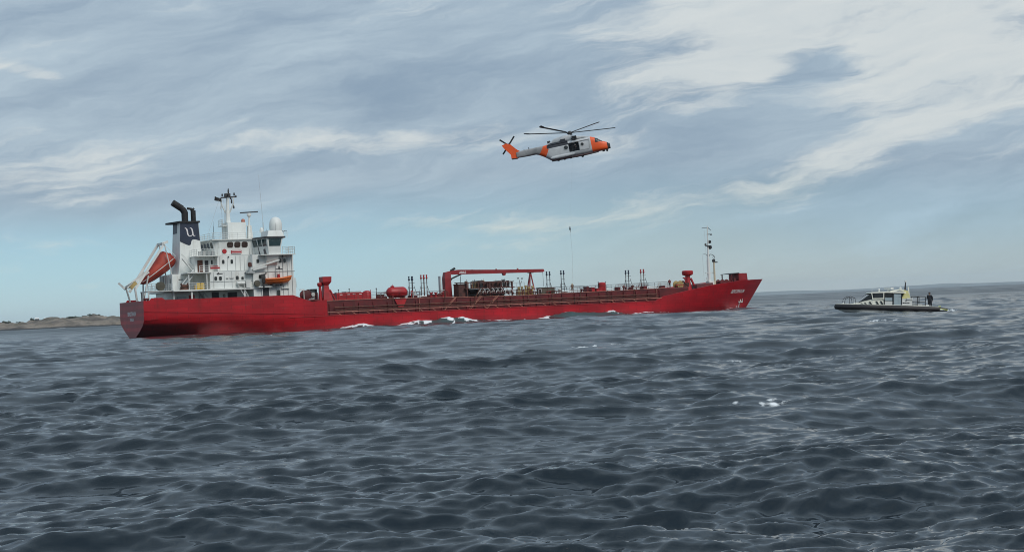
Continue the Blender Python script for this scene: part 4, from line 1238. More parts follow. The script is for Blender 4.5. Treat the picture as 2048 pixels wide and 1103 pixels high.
# cargo manifold: a dark thicket of pipes, valves and frames amidships
mf = MB()
mf.box(58.8, 68.6, 1.4, 1.7, 4.6, 6.0).box(58.8, 68.8, .8, 5.6, 6.05, 6.2)
for s in (59.2, 61.5, 63.8, 66.1, 68.4):
    mf.box(s - .12, s + .12, 1.0, 1.25, 4.6, 7.35).box(s - .12, s + .12, 5.2, 5.45, 4.6, 7.2)
mf.box(58.8, 68.8, 5.2, 5.4, 7.1, 7.22).box(58.8, 68.8, 1.0, 1.25, 7.2, 7.35)
mf = mf.build('manifold_frame', 'brown_gear', ship)
for k in range(8):
    s = 61.6 + k * .92
    MB().path([(s, 2.0, 5.4), (s, 5.0, 5.4), (s, 5.9, 5.25), (s, 6.3, 4.95)], .19, 8).build('manifold_pipe', 'brown_gear', mf)
    MB().lathe((s, 5.5, 5.35), [(.3, -.08), (.34, -.02), (.34, .04), (.3, .08)], 12, 'y').build('flange', 'steel_pale', mf)
    MB().path([(s - .25, 5.6, 6.1), (s + .1, 5.7, 5.75), (s + .25, 5.75, 5.3)], .055, 5).build('drain_hose', 'lettering' if k % 2 else 'steel_pale', mf)
    MB().tube((s + .3, 4.6, 6.1), (s + .3, 4.6, 7.0), .06).lathe((s + .3, 4.6, 6.95), [(.05, 0), (.28, .03), (.28, .09), (.05, .12)], 10).build('hand_wheel', 'brown_gear', mf)
rs = random.Random(4)
for k in range(16):
    s = 59.2 + rs.random() * 9.2
    h = .6 + rs.random() * .75
    t = 1.6 + rs.random() * 3.4
    mm = rs.choice(['brown_gear', 'brown_gear', 'steel_dark', 'rust', 'steel_pale', 'ochre'])
    MB().box(s - .22, s + .22, t - .2, t + .2, 6.2, 6.2 + h).tube((s, t, 6.2 + h), (s + .15, t, 6.45 + h), .05).build('valve_block', mm, mf)
for s0, s1, h in ((62.2, 63.2, 1.32), (63.3, 65.8, 1.12), (66.0, 68.4, 1.18)):
    MB().box(s0, s1, 2.4, 4.2, 6.2, 6.2 + h).build('hose_bin', 'brown_gear', mf)
for k in range(5):
    MB().path([(66.3 + k * .45, 4.6, 6.3), (66.35 + k * .45, 4.7, 7.15), (66.55 + k * .45, 4.7, 7.3), (66.7 + k * .45, 4.7, 7.1), (66.7 + k * .45, 4.8, 6.3)], .06, 5).build('cargo_hose', 'black' if k % 2 else 'steel_pale', mf)
for s in (59.8, 60.5, 61.2):
    MB().path([(s, 4.9, 6.2), (s, 4.9, 7.2), (s + .35, 4.9, 7.2), (s + .35, 4.9, 6.2)], .05, 5).build('hoop', 'ochre' if s > 60 else 'steel_pale', mf)
MB().bar((58.9, 6.4, 2.3), (61.4, 6.2, 6.1), .1, .14).bar((59.6, 6.4, 2.3), (62.0, 6.2, 6.1), .1, .14).build('manifold_stair', 'rust', mf)
MB().box(57.65, 59.2, 3.0, 5.0, 4.65, 6.9).box(57.55, 59.3, 2.9, 5.1, 6.9, 7.02).build('control_cabin', 'brown_gear', ship)
MB().tube((59.0, 3.2, 7.0), (59.0, 3.2, 8.5), .05).build('cabin_mast', 'steel_dark', ship)
MB().rail([(68.8, 4.9, 4.6), (71.2, 4.9, 4.6)], 2.3, .8, .035, 3).build('walkway_railing', 'steel_pale', ship)
for k, s in enumerate((70.3, 71.0, 71.8, 72.4, 73.2)):
    MB().lathe((s, 4.3, 4.6), [(.26, 0), (.26, .7), (.14, .75), (.14, 1.1 + .12 * (k % 3)), (.26, 1.15 + .12 * (k % 3)), (.2, 1.5 + .12 * (k % 3))], 9).box(s - .22, s + .22, 3.6, 4.0, 4.6, 5.7).build('valve_stand', 'ochre', ship)
MB().path([(70.9, 3.6, 7.4), (71.0, 3.6, 6.2), (70.7, 3.6, 5.2)], .05, 5).path([(71.4, 3.6, 7.2), (71.0, 3.6, 6.4)], .05, 5).box(70.5, 70.8, 3.5, 3.7, 7.6, 7.8).box(71.3, 71.6, 3.5, 3.7, 7.55, 7.75).build('deck_floodlight', 'steel_dark', ship)
MB().box(74.6, 77.6, 3.3, 4.9, 4.6, 5.75).box(74.5, 77.7, 3.2, 5.0, 5.75, 5.83).build('stores_crate', 'olive', ship)
# catwalk railing along the trunk
cw = MB().rail([(s, 1.6, ttop(s)) for s in (42, 50, 55)], 1.2, 1.9, .035, 3).build('catwalk_railing', 'steel_dark', ship)
MB().rail([(s, 1.6, ttop(s)) for s in (77.8, 85, 92, 99, 105)], 1.2, 1.6, .035, 3).build('catwalk_railing', 'steel_dark', ship)
MB().path([(s, 1.9, ttop(s) + .35) for s in (42, 50, 60, 70, 80, 90, 105)], .09, 6).path([(s, 2.3, ttop(s) + .3) for s in (42, 50, 60, 70, 80, 90, 105)], .08, 6).build('deck_pipeline', 'steel_pale', ship)
for s, w, h, mm in ((85.4, .5, .9, 'trunk_red'), (86.6, .8, .75, 'gear_red'), (88.0, 1.3, .55, 'gear_red'), (92.4, .6, .6, 'trunk_red'), (95.0, .9, .5, 'trunk_red'), (98.4, .8, .55, 'trunk_red'), (102.5, .9, .4, 'trunk_red')):
    MB().box(s - w / 2, s + w / 2, 2.6, 3.8, 4.6, ttop(s) + h).box(s - w / 2 - .05, s + w / 2 + .05, 2.5, 3.9, ttop(s) + h, ttop(s) + h + .08).build('deck_locker', mm, ship)
vt = MB().lathe((89.8, 1.8, 4.65), [(.72, 0), (.76, .1), (.76, 1.55), (.6, 1.72), (.25, 1.8)], 18).build('vertical_tank', 'gear_red', ship, smooth=30)
MB().tube((89.0, 1.8, 4.7), (89.0, 1.8, 6.6), .07).tube((90.6, 1.8, 4.7), (90.6, 1.8, 6.6), .07).build('tank_pipe', 'steel_dark', vt)

# forecastle
fw = MB().box(107.0, 109.0, .4, 2.6, 3.7, 4.9).build('winch_bed', 'trunk_red', ship)
MB().lathe((107.6, 1.6, 5.45), [(.3, -.9), (.75, -.85), (.75, -.75), (.4, -.7), (.4, .6), (.75, .65), (.75, .75), (.3, .8)], 16, 'y').build('winch_drum', 'ochre', fw, smooth=30)
MB().box(108.3, 109.6, .8, 2.4, 4.9, 5.7).bar((108.1, 2.4, 6.1), (109.4, 2.4, 5.2), .25, .2).build('winch_motor', 'brown_gear', fw)
fv = mushroom('ventilator', 110.3, 1.0, 4.2, 8.15, .52, 1.12, .85)
MB().bar((110.9, 1.2, 6.6), (112.0, 1.2, 4.4), .35, .3).bar((109.4, 1.4, 6.6), (109.0, 1.4, 6.75), .5, .2).bar((109.3, 1.4, 6.6), (109.6, 1.4, 5.0), .14, .14).build('vent_brace', 'gear_red', fv)
MB().loft([[(111.3, -2.5, 4.1), (115.6, -2.5, 4.3), (115.6, 2.6, 4.3), (111.3, 2.6, 4.1)], [(111.6, -2.3, 5.25), (115.3, -2.3, 5.55), (115.3, 2.4, 5.55), (111.6, 2.4, 5.25)]]).build('store_house', 'trunk_red', ship)
bm_ = MB().tube((116.2, 0, 4.5), (116.2, 0, 10.5), .36, .26, 10).tube((116.2, 0, 10.5), (116.35, 0, 17.0), .2, .1, 8).box(115.8, 117.4, -.6, .6, 4.5, 5.9).build('foremast', 'white', ship)
MB().tube((116.2, 0, 16.6), (115.2, -.3, 16.65), .05).tube((116.3, 0, 16.8), (117.0, .2, 16.1), .08, .05).box(116.2, 117.0, -.1, .1, 15.25, 15.4).box(117.0, 117.3, -.1, .1, 15.15, 15.4).build('yard_fitting', 'steel_dark', bm_)
MB().box(115.9, 116.9, -.35, .35, 12.9, 13.05).lathe((115.7, 0, 13.0), [(.1, 0), (.2, .1), (.2, .4), (.1, .5)], 8).lathe((116.75, 0, 13.5), [(.1, 0), (.3, .1), (.3, .5), (.12, .6)], 8).lathe((116.7, .1, 12.6), [(.1, -.3), (.38, -.1), (.38, .3), (.1, .5)], 8).build('mast_light', 'black', bm_)
MB().path([(116.3, 0, 10.7), (116.7, 0, 11.3), (117.3, 0, 11.2), (117.7, 0, 10.9)], .06, 6).path([(117.6 + .25 * cos(a), 0, 10.6 + .3 * sin(a)) for a in np.linspace(0, 6.3, 10)], .05, 5).path([(116.2, 0, 10.9), (115.7, 0, 11.3), (115.1, 0, 11.35)], .05, 5).build('bell_bracket', 'steel_dark', bm_)
MB().tube((115.3, .4, 16.0), (115.6, .4, 5.0), .02, None, 4).tube((115.0, -.3, 11.3), (115.2, -.3, 6.0), .02, None, 4).build('halyard', 'steel_pale', bm_)
MB().box(115.4, 117.8, -.2, .2, 7.5, 7.58).bar((115.9, 0, 5.6), (115.6, 0, 6.6), .12, .12).build('mast_step', 'white_trim', bm_)
M['post_cream'] = mat('post_cream', (0.55, 0.50, 0.36), 0.6, var=0.15)
lp = MB().tube((117.2, .5, 4.6), (117.2, .5, 10.0), .22, .17, 8).build('light_post', M['post_cream'], ship)
MB().box(116.9, 117.4, .3, .7, 9.7, 10.2).box(117.4, 118.0, .35, .65, 9.55, 9.75).build('lamp_head', 'black', lp)
wl = MB().box(117.9, 121.2, -1.5, 1.8, 4.7, 5.15).build('windlass_bed', 'trunk_red', ship)
for s in (118.5, 119.5, 120.5):
    MB().lathe((s, .6, 5.6), [(.2, -.9), (.55, -.85), (.55, -.7), (.3, -.6), (.3, .5), (.55, .6), (.55, .75), (.2, .8)], 12, 'y').build('windlass_drum', 'trunk_red', wl, smooth=30)
bs = MB().loft([[(122.3, -1.7, 4.9), (125.0, -1.2, 4.9), (125.0, 1.2, 4.9), (122.3, 1.7, 4.9)], [(122.3, -1.7, 7.25), (124.7, -1.2, 7.25), (124.7, 1.2, 7.25), (122.3, 1.7, 7.25)]]).build('bow_shelter', 'crane_red', ship)
MB().hexa([(120.3, -1.8, 7.1), (122.4, -1.8, 7.27), (122.4, 1.8, 7.27), (120.3, 1.8, 7.1)], [(120.3, -1.8, 7.2), (122.4, -1.8, 7.37), (122.4, 1.8, 7.37), (120.3, 1.8, 7.2)]).build('roof', 'black', bs)
MB().box(120.5, 120.65, 1.5, 1.7, 4.9, 7.1).box(120.5, 120.65, -1.7, -1.5, 4.9, 7.1).box(121.4, 122.0, .2, 1.2, 4.9, 6.3).build('shelter_post', 'trunk_red', bs)

# ------------------------------------------------------------------ boats carried on the tanker
def ship_pt(s, t, z):
    return (SHIP_O[0] + s * FW[0] + t * SB[0], SHIP_O[1] + s * FW[1] + t * SB[1], z)

def section(x, hw, zk, zg, zt, n=6, flat=.72):
    """boat section: keel, gunwale, canopy top"""
    pts = [(x, 0, zk), (x, hw * .62, zk + (zg - zk) * .35), (x, hw * .93, zk + (zg - zk) * .75), (x, hw, zg)]
    for k in range(1, n):
        a = k / n * pi / 2
        pts.append((x, hw * (cos(a) ** flat), zg + (zt - zg) * sin(a)))
    pts.append((x, 0, zt))
    return pts + [(p[0], -p[1], p[2]) for p in pts[-2:0:-1]]
lb = empty('freefall_lifeboat', ship_pt(4.5, .3, 11.2))
lb.rotation_euler = (Matrix.Rotation(SHIP_TH + pi, 4, 'Z') @ Matrix.Rotation(radians(36), 4, 'Y')).to_euler()
tag(lb, 'enclosed orange lifeboat tilted bow down on the white stern ramp of the red ship', 'lifeboat')
MB().loft([section(x, w, zk, zg, zt) for x, w, zk, zg, zt in ((-3.35, .9, -.75, 0, .5), (-3.1, 1.15, -.95, 0, 1.25), (-2.6, 1.25, -1.1, 0, 1.95), (-1.9, 1.3, -1.15, 0, 2.05), (-1.3, 1.3, -1.18, 0, 1.75), (0, 1.3, -1.15, 0, 1.4), (1.4, 1.2, -1.05, 0, 1.0), (2.5, .95, -.85, 0, .65), (3.3, .5, -.5, 0, .3), (3.7, .1, -.1, 0, .06))]).build('body', 'lifeboat', lb, smooth=40)
for sg in (1, -1):
    MB().path([(-3.3, sg * .98, 0), (-2.6, sg * 1.29, 0), (0, sg * 1.34, 0), (1.4, sg * 1.24, 0), (2.5, sg * .99, 0), (3.3, sg * .55, 0)], .065, 6).build('fender', 'white_trim', lb)
MB().box(-2.55, -1.95, .55, .62, 1.62, 1.85).box(-2.55, -1.95, -.62, -.55, 1.62, 1.85).build('cockpit_window', 'glass', lb)
MB().box(-3.4, -3.3, -.3, .3, .1, 1.0).build('stern_hatch', 'lifeboat', lb)
MB().bar((2.2, 1.05, -.5), (2.5, 1.35, .2), .12, .12).bar((-1.8, 1.2, -.6), (-1.8, 1.4, .15), .1, .1).build('skid', 'white_trim', lb)

rb = empty('rescue_boat', ship_pt(22.4, 8.9, 8.0), SHIP_TH)
rb.scale = (1, 1, 1.12)
tag(rb, 'small open orange rescue boat hung beside the white superstructure', 'rescue boat')
def open_hull(secs, thick=.18):
    mbx = MB()
    outer = []
    for x, hw, zk, zg in secs:
        half = [(x, hw * f, zk + (zg - zk) * g) for f, g in ((0, 0), (.55, .22), (.88, .55), (1, .85), (.96, 1), (.72, 1), (.68, .62), (0, .55))]
        outer.append(half + [(p[0], -p[1], p[2]) for p in half[-2:0:-1]])
    return mbx.loft(outer)
open_hull([(-2.3, .75, .15, .85), (-1.5, .85, .05, .85), (0, .9, 0, .88), (1.0, .82, .08, .95), (1.8, .55, .3, 1.08), (2.3, .12, .7, 1.18)]).build('hull', 'orange', rb, smooth=40)
MB().path([(-2.25, .8, .8), (-1.5, .92, .8), (0, .97, .83), (1.0, .88, .9), (1.8, .6, 1.03), (2.3, .1, 1.13)], .12, 8).path([(-2.25, -.8, .8), (-1.5, -.92, .8), (0, -.97, .83), (1.0, -.88, .9), (1.8, -.6, 1.03), (2.3, -.1, 1.13)], .12, 8).build('fender', 'orange', rb, smooth=40)
MB().box(-2.75, -2.25, -.3, .3, .3, 1.0).loft([[(-2.9, -.28, .95), (-2.2, -.28, .95), (-2.2, .28, .95), (-2.9, .28, .95)], [(-2.8, -.22, 1.55), (-2.3, -.22, 1.6), (-2.3, .22, 1.6), (-2.8, .22, 1.55)]]).box(-2.7, -2.4, -.12, .12, -.4, .35).build('outboard_motor', 'black', rb)
MB().box(-.1, .3, -.3, .3, .55, 1.3).box(-.05, .25, -.28, .28, 1.3, 1.5).build('console', 'gear_red', rb)
MB().box(-1.2, .7, -.45, .45, -.06, .02).box(-1.1, -.9, -.8, .8, -.2, .06).box(.5, .7, -.7, .7, -.2, .1).build('keel_chock', 'steel_dark', rb)

lr = MB().lathe((0, 0, 0), [(.05, -.72), (.24, -.7), (.30, -.6), (.30, -.04), (.325, -.03), (.325, .03), (.30, .04), (.30, .6), (.24, .7), (.05, .72)], 14, 'x').build('liferaft_canister', 'white_trim', None, smooth=30)
lr.location = ship_pt(16.3, 7.95, 8.4)
lr.rotation_euler = (0, 0, SHIP_TH)
tag(lr, 'white barrel shaped liferaft canister lying on the side deck rail', 'liferaft')
MB().box(-.5, -.4, -.3, .3, -.8, -.25).box(.4, .5, -.3, .3, -.8, -.25).build('cradle', 'steel_pale', lr)

# ------------------------------------------------------------------ people
M['skin'] = mat('skin', (0.42, 0.25, 0.18), 0.6, var=0.05)
M['hair'] = mat('hair', (0.05, 0.03, 0.02), 0.7)
M['cloth_dark'] = mat('cloth_dark', (0.016, 0.018, 0.024), 0.85, var=0.3, vscale=5)
M['cloth_grey'] = mat('cloth_grey', (0.16, 0.15, 0.14), 0.85, var=0.3, vscale=5)
M['cloth_red'] = mat('cloth_red', (0.22, 0.06, 0.055), 0.85, var=0.25, vscale=5)
M['cloth_tan'] = mat('cloth_tan', (0.20, 0.115, 0.06), 0.85, var=0.25, vscale=5)
M['helmet_white'] = mat('helmet_white', (0.75, 0.75, 0.72), 0.4)

def person(label, loc, heading, jacket, trousers, joints=None, bulk=1.0, cap='hair', scale=1.0):
    J = {'pelvis': (0, 0, .95), 'spine': (0.01, 0, 1.18), 'chest': (0.0, 0, 1.38), 'neck': (0.0, 0, 1.50), 'jaw': (.03, 0, 1.58), 'head': (.02, 0, 1.68),
         'shoulder_l': (0, .19, 1.42), 'elbow_l': (.02, .27, 1.16), 'wrist_l': (.14, .26, .94), 'hand_l': (.18, .25, .87),
         'shoulder_r': (0, -.19, 1.42), 'elbow_r': (.02, -.27, 1.16), 'wrist_r': (.14, -.26, .94), 'hand_r': (.18, -.25, .87),
         'hip_l': (0, .10, .90), 'knee_l': (.03, .12, .50), 'ankle_l': (-.01, .13, .09), 'toe_l': (.17, .15, .045),
         'hip_r': (0, -.10, .90), 'knee_r': (.02, -.12, .50), 'ankle_r': (-.02, -.13, .09), 'toe_r': (.16, -.15, .045)}
    if joints:
        J.update(joints)
    Rd = {'pelvis': .155, 'spine': .135, 'chest': .16, 'neck': .065, 'jaw': .085, 'head': .105, 'shoulder': .09, 'elbow': .062, 'wrist': .042, 'hand': .045, 'hip': .105, 'knee': .072, 'ankle': .05, 'toe': .045}
    E = [('pelvis', 'spine'), ('spine', 'chest'), ('chest', 'neck'), ('neck', 'jaw'), ('jaw', 'head')]
    for d_ in 'lr':
        E += [('chest', 'shoulder_' + d_), ('shoulder_' + d_, 'elbow_' + d_), ('elbow_' + d_, 'wrist_' + d_), ('wrist_' + d_, 'hand_' + d_),
              ('pelvis', 'hip_' + d_), ('hip_' + d_, 'knee_' + d_), ('knee_' + d_, 'ankle_' + d_), ('ankle_' + d_, 'toe_' + d_)]
    names = list(J)
    me = bpy.data.meshes.new('person')
    me.from_pydata([J[n] for n in names], [(names.index(a), names.index(b)) for a, b in E], [])
    o = bpy.data.objects.new('person', me)
    col.objects.link(o)
    o.modifiers.new('skin', 'SKIN')
    sv = me.skin_vertices[0].data
    for i, n in enumerate(names):
        key = n.split('_')[0]
        r = Rd[key]
        if key in ('pelvis', 'spine', 'chest', 'shoulder', 'elbow', 'hip', 'knee'):
            r *= bulk
        sv[i].radius = (r, r)
        sv[i].use_root = n == 'pelvis'
    o.modifiers.new('sub', 'SUBSURF').levels = 2
    o.modifiers['sub'].render_levels = 2
    dg = bpy.context.evaluated_depsgraph_get()
    ev = bpy.data.meshes.new_from_object(o.evaluated_get(dg))
    o.modifiers.clear()
    o.data = ev
    ev.materials.clear()
    for mname in (jacket, trousers, 'skin', 'black'):
        ev.materials.append(M[mname])
    zt = J['neck'][2] + .02
    zp = J['pelvis'][2] - .04
    hands = [Vector(J['hand_l']), Vector(J['hand_r'])]
    toes = [Vector(J['toe_l']), Vector(J['toe_r']), Vector(J['ankle_l']), Vector(J['ankle_r'])]
    hd = Vector(J['head'])
    for p in ev.polygons:
        c = p.center
        p.use_smooth = True
        k = 0
        if min((c - h).length for h in toes) < .11:
            k = 3
        elif (c - hd).length < .22 and c.z > zt:
            k = 2
        elif min((c - h).length for h in hands) < .07:
            k = 2
        elif min((c - Vector(J[q])).length for q in ('knee_l', 'knee_r', 'ankle_l', 'ankle_r')) < .33 or (c.z < zp and min((c - Vector(J[q])).length for q in ('hip_l', 'hip_r')) < .22):
            k = 1
        p.material_index = k
    o.location = loc
    o.rotation_euler = (0, 0, heading)
    o.scale = (scale,) * 3
    tag(o, label, 'person')
    # five fingers on each hand, a nose, and hair or a helmet
    fg = MB()
    for q, sgn in (('l', 1), ('r', -1)):
        h = Vector(J['hand_' + q])
        w = Vector(J['wrist_' + q])
        d_ = (h - w).normalized()
        side = d_.cross(Vector((0, 0, 1)))
        side = side.normalized() if side.length > .1 else Vector((0, 1, 0))
        for k, L in enumerate((.055, .075, .08, .075, .06)):
            off = side * ((k - 2) * .018)
            a = h + off + d_ * .02
            b = a + d_ * L * .5 + (side * -.03 if k == 0 else Vector((0, 0, -.008)))
            c = b + d_ * L * .4 + Vector((0, 0, -.022))
            fg.path([(v.x, -v.y, v.z) for v in (a, b, c)], .0085, 5)
    fg.build('finger', 'skin', o)
    hx, hy, hz_ = J['head']
    nose = MB().tube((hx + .095, -hy, hz_ - .01), (hx + .125, -hy, hz_ - .05), .012, .02, 6)
    nose.build('nose', 'skin', o)
    hb_ = MB().lathe((hx - .012, -hy, hz_ - .02), [(.112, .0), (.125, .03), (.12, .08), (.09, .125), (.04, .145), (.01, .15)], 14)
    hb_.build('helmet' if cap != 'hair' else 'hair', cap, o, smooth=60)
    return o

arms_up = {'elbow_l': (.16, .24, 1.24), 'wrist_l': (.30, .12, 1.42), 'hand_l': (.33, .10, 1.50), 'elbow_r': (.16, -.24, 1.22), 'wrist_r': (.32, -.10, 1.34), 'hand_r': (.36, -.08, 1.41)}
person('crew member in tan overalls on the red deck holding the hoist line', ship_pt(83.9, .6, ttop(83.9)), SHIP_TH + 1.2, 'cloth_tan', 'cloth_tan', arms_up, 1.15, 'yellow')
person('crew member in dull red jacket standing before the forward mooring winch', ship_pt(105.8, 1.2, 4.85), SHIP_TH - 2.6, 'cloth_red', 'cloth_dark', None, 1.15, 'helmet_white')

# small-bore piping, lights and fittings crowding the trunk top
rs = random.Random(21)
for k in range(46):
    s = rs.choice([rs.uniform(41.5, 55.5), rs.uniform(69.5, 80), rs.uniform(80, 106)])
    t = rs.uniform(2.8, 6.0)
    z = ttop(s)
    kind = rs.random()
    mm = rs.choice(['trunk_red', 'gear_red', 'rust', 'brown_gear', 'steel_pale'])
    if kind < .35:
        h = rs.uniform(.5, 1.3)
        MB().path([(s, t, z), (s, t, z + h), (s + rs.uniform(.2, .6), t, z + h), (s + rs.uniform(.3, .6), t, z + h * .4)], rs.uniform(.05, .09), 6).build('goose_neck', mm, ship)
    elif kind < .7:
        h = rs.uniform(.4, .9)
        MB().lathe((s, t, z), [(.16, 0), (.16, h * .6), (.3, h * .7), (.3, h * .9), (.1, h)], 9).build('tank_vent', mm, ship)
    else:
        L = rs.uniform(.8, 2.4)
        MB().path([(s, t, z + .45), (s + L, t, z + .45)], .07, 6).tube((s + .1, t, z), (s + .1, t, z + .45), .05).tube((s + L - .1, t, z), (s + L - .1, t, z + .45), .05).build('pipe_run', mm, ship)
for s in (44, 49, 54, 60, 66, 71, 76, 82, 88, 94, 99):
    MB().tube((s, 6.75, 2.2), (s, 6.75, ttop(s) + .1), .06, None, 5).build('sounding_pipe', 'rail_pale' if s % 2 else 'rust', trunk)
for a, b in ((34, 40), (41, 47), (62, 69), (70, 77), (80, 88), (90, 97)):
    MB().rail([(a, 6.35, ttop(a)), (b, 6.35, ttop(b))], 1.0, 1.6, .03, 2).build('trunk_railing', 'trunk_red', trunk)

# ------------------------------------------------------------------ helicopter
M['heli_grey'] = mat('heli_grey', (0.56, 0.58, 0.59), 0.5, var=0.10, vscale=0.9, streak=0.4, streak_col=(0.22, 0.21, 0.20))
M['boom_grey'] = mat('boom_grey', (0.30, 0.30, 0.30), 0.5, var=0.25, vscale=0.6, streak=0.5, streak_col=(0.09, 0.08, 0.075))
M['heli_orange'] = mat('heli_orange', (0.86, 0.105, 0.012), 0.42, var=0.06)
M['heli_dark'] = mat('heli_dark', (0.022, 0.025, 0.034), 0.6, var=0.25)
M['belly_reflection'] = mat('belly_reflection', (0.14, 0.08, 0.08), 0.6, var=0.3)  # maroon tint paints the red reflected onto the underside
heli = empty('rescue_helicopter', (12.24, 286.41, 35.22))
heli.rotation_euler = (Matrix.Rotation(radians(-4), 4, 'Z') @ Matrix.Rotation(radians(-9), 4, 'Y')).to_euler()
heli.scale = (1.02,) * 3
tag(heli, 'grey and orange rescue helicopter with open side door hovering above the ship', 'helicopter')
HS = [6.75, 6.4, 5.7, 5.0, 4.28, 3.5, 2.0, 0, -2.0, -4.0, -4.5, -5.5, -6.8, -8.5, -10.0, -11.4]
HTOP = [-3.4, -3.12, -2.83, -2.33, -1.82, -1.5, -1.45, -1.45, -1.45, -1.42, -1.42, -1.42, -1.40, -1.40, -1.45, -1.7]
HBOT = [-4.4, -4.46, -4.5, -4.52, -4.54, -4.56, -4.55, -4.5, -4.46, -4.42, -4.35, -3.5, -2.72, -2.72, -2.66, -2.55]
HWID = [.42, .75, 1.02, 1.15, 1.23, 1.30, 1.32, 1.32, 1.32, 1.30, 1.25, 1.0, .72, .5, .38, .25]
HN = 3.6
def hsec(x):
    g = lambda a: float(np.interp(-x, [-v for v in HS], a))
    return g(HTOP), g(HBOT), g(HWID)
def hring(x, skew=0.0, k=1.0, n=28):
    r = []
    for i in range(n):
        a = 2 * pi * (i + .5) / n
        tp, bt, w = hsec(x)
        c, s = cos(a), sin(a)
        if skew:
            zz0 = (tp + bt) / 2 + (tp - bt) / 2 * math.copysign(abs(s) ** (2 / HN), s)
            xx = x + skew * (zz0 - (tp + bt) / 2)
            tp, bt, w = hsec(xx)
        else:
            xx = x
        r.append((xx, k * w * math.copysign(abs(c) ** (2 / HN), c), (tp + bt) / 2 + k * (tp - bt) / 2 * math.copysign(abs(s) ** (2 / HN), s)))
    return r
def hy(x, z):
    tp, bt, w = hsec(x)
    q = min(1.0, abs((z - (tp + bt) / 2) / ((tp - bt) / 2)))
    return w * (1 - q ** HN) ** (1 / HN)
def hpatch(x0, x1, z0, z1, out=.015, nx=6, nz=5, sl0=0.0, sl1=0.0):
    """a panel lying on the starboard side"""
    rows = []
    for j in range(nz + 1):
        z = z0 + (z1 - z0) * j / nz
        a, b = x0 + sl0 * j / nz, x1 + sl1 * j / nz
        rows.append([(a + (b - a) * i / nx, hy(a + (b - a) * i / nx, z) + out, z) for i in range(nx + 1)])
    return MB().grid(rows)
hcab = MB().loft([hring(x) for x in (3.5, 2.6, 1.6, .6, -.6, -2, -3.2, -4.0, -4.45)] + [hring(-4.7, .45)]).build('cabin', 'heli_grey', heli)
cut = MB().box(-.72, 1.2, .2, 2.4, -3.68, -2.08).build('door_cutter', 'heli_grey', None)
cut.parent = heli
bo = hcab.modifiers.new('door', 'BOOLEAN')
bo.operation = 'DIFFERENCE'
bo.object = cut
bpy.context.view_layer.update()
ev = bpy.data.meshes.new_from_object(hcab.evaluated_get(bpy.context.evaluated_depsgraph_get()))
hcab.modifiers.clear()
hcab.data = ev
for p in ev.polygons:
    p.use_smooth = True
ev.set_sharp_from_angle(angle=radians(30))
bpy.data.objects.remove(cut)
ib = MB()
ib.poly([(-.70, .22, -3.66), (1.18, .22, -3.66), (1.18, .22, -2.10), (-.70, .22, -2.10)])
ib.poly([(-.70, .22, -3.66), (-.70, 1.2, -3.66), (-.70, 1.2, -2.10), (-.70, .22, -2.10)])
ib.poly([(1.18, .22, -3.66), (1.18, 1.2, -3.66), (1.18, 1.2, -2.10), (1.18, .22, -2.10)])
ib.poly([(-.70, .22, -3.66), (1.18, .22, -3.66), (1.18, 1.2, -3.66), (-.70, 1.2, -3.66)])
ib.poly([(-.70, .22, -2.10), (1.18, .22, -2.10), (1.18, 1.2, -2.10), (-.70, 1.2, -2.10)])
ib.build('cabin_shade_lining', 'heli_dark', heli)  # dark-coloured lining paints the shade seen through the open door
MB().loft([hring(x) for x in (6.4, 6.1, 5.7, 5.35, 5.0, 4.6, 4.28, 3.9, 3.5)]).build('nose_section', 'heli_orange', heli, smooth=30)
MB().loft([[(6.93, p[1] * .8, p[2] * .98 - .08) for p in hring(6.75)], hring(6.75), hring(6.4, 0, 1.01)]).build('radome', 'black', heli, smooth=50)
MB().loft([hring(-4.7, .45), hring(-5.2, .5), hring(-5.9, .6)]).build('after_band', 'heli_orange', heli, smooth=30)
MB().loft([hring(-5.9, .6), hring(-6.8, .3), hring(-8.5), hring(-10.0), hring(-10.6)]).build('tail_boom', 'boom_grey', heli, smooth=30)
finp = [(-9.83, -1.45), (-10.38, -1.03), (-11.39, .18), (-12.2, .47), (-13.0, .26), (-12.74, -.3), (-12.25, -.96), (-11.66, -1.77), (-11.67, -2.5), (-10.45, -2.66)]
MB().prism(finp, -.2, .2).build('tail_fin', 'heli_orange', heli)
MB().prism([(-10.3, -2.64), (-11.7, -2.45), (-11.6, -2.72), (-10.6, -2.8)], -.15, .15).build('tail_skid', 'steel_dark', heli)
tg = MB().lathe((-11.77, -.25, .14), [(.1, -.5), (.22, -.4), (.3, -.1), (.3, .1)], 10, 'y').build('tail_gearbox', 'heli_dark', heli)
for a in (47, 137, 227, 317):
    a = radians(a)
    c, s = cos(a), sin(a)
    MB().bar((-11.77 + .2 * c, -.62, .14 + .2 * s), (-11.77 + 2.0 * c, -.62, .14 + 2.0 * s), .06, .30).build('tail_blade', 'black', tg)
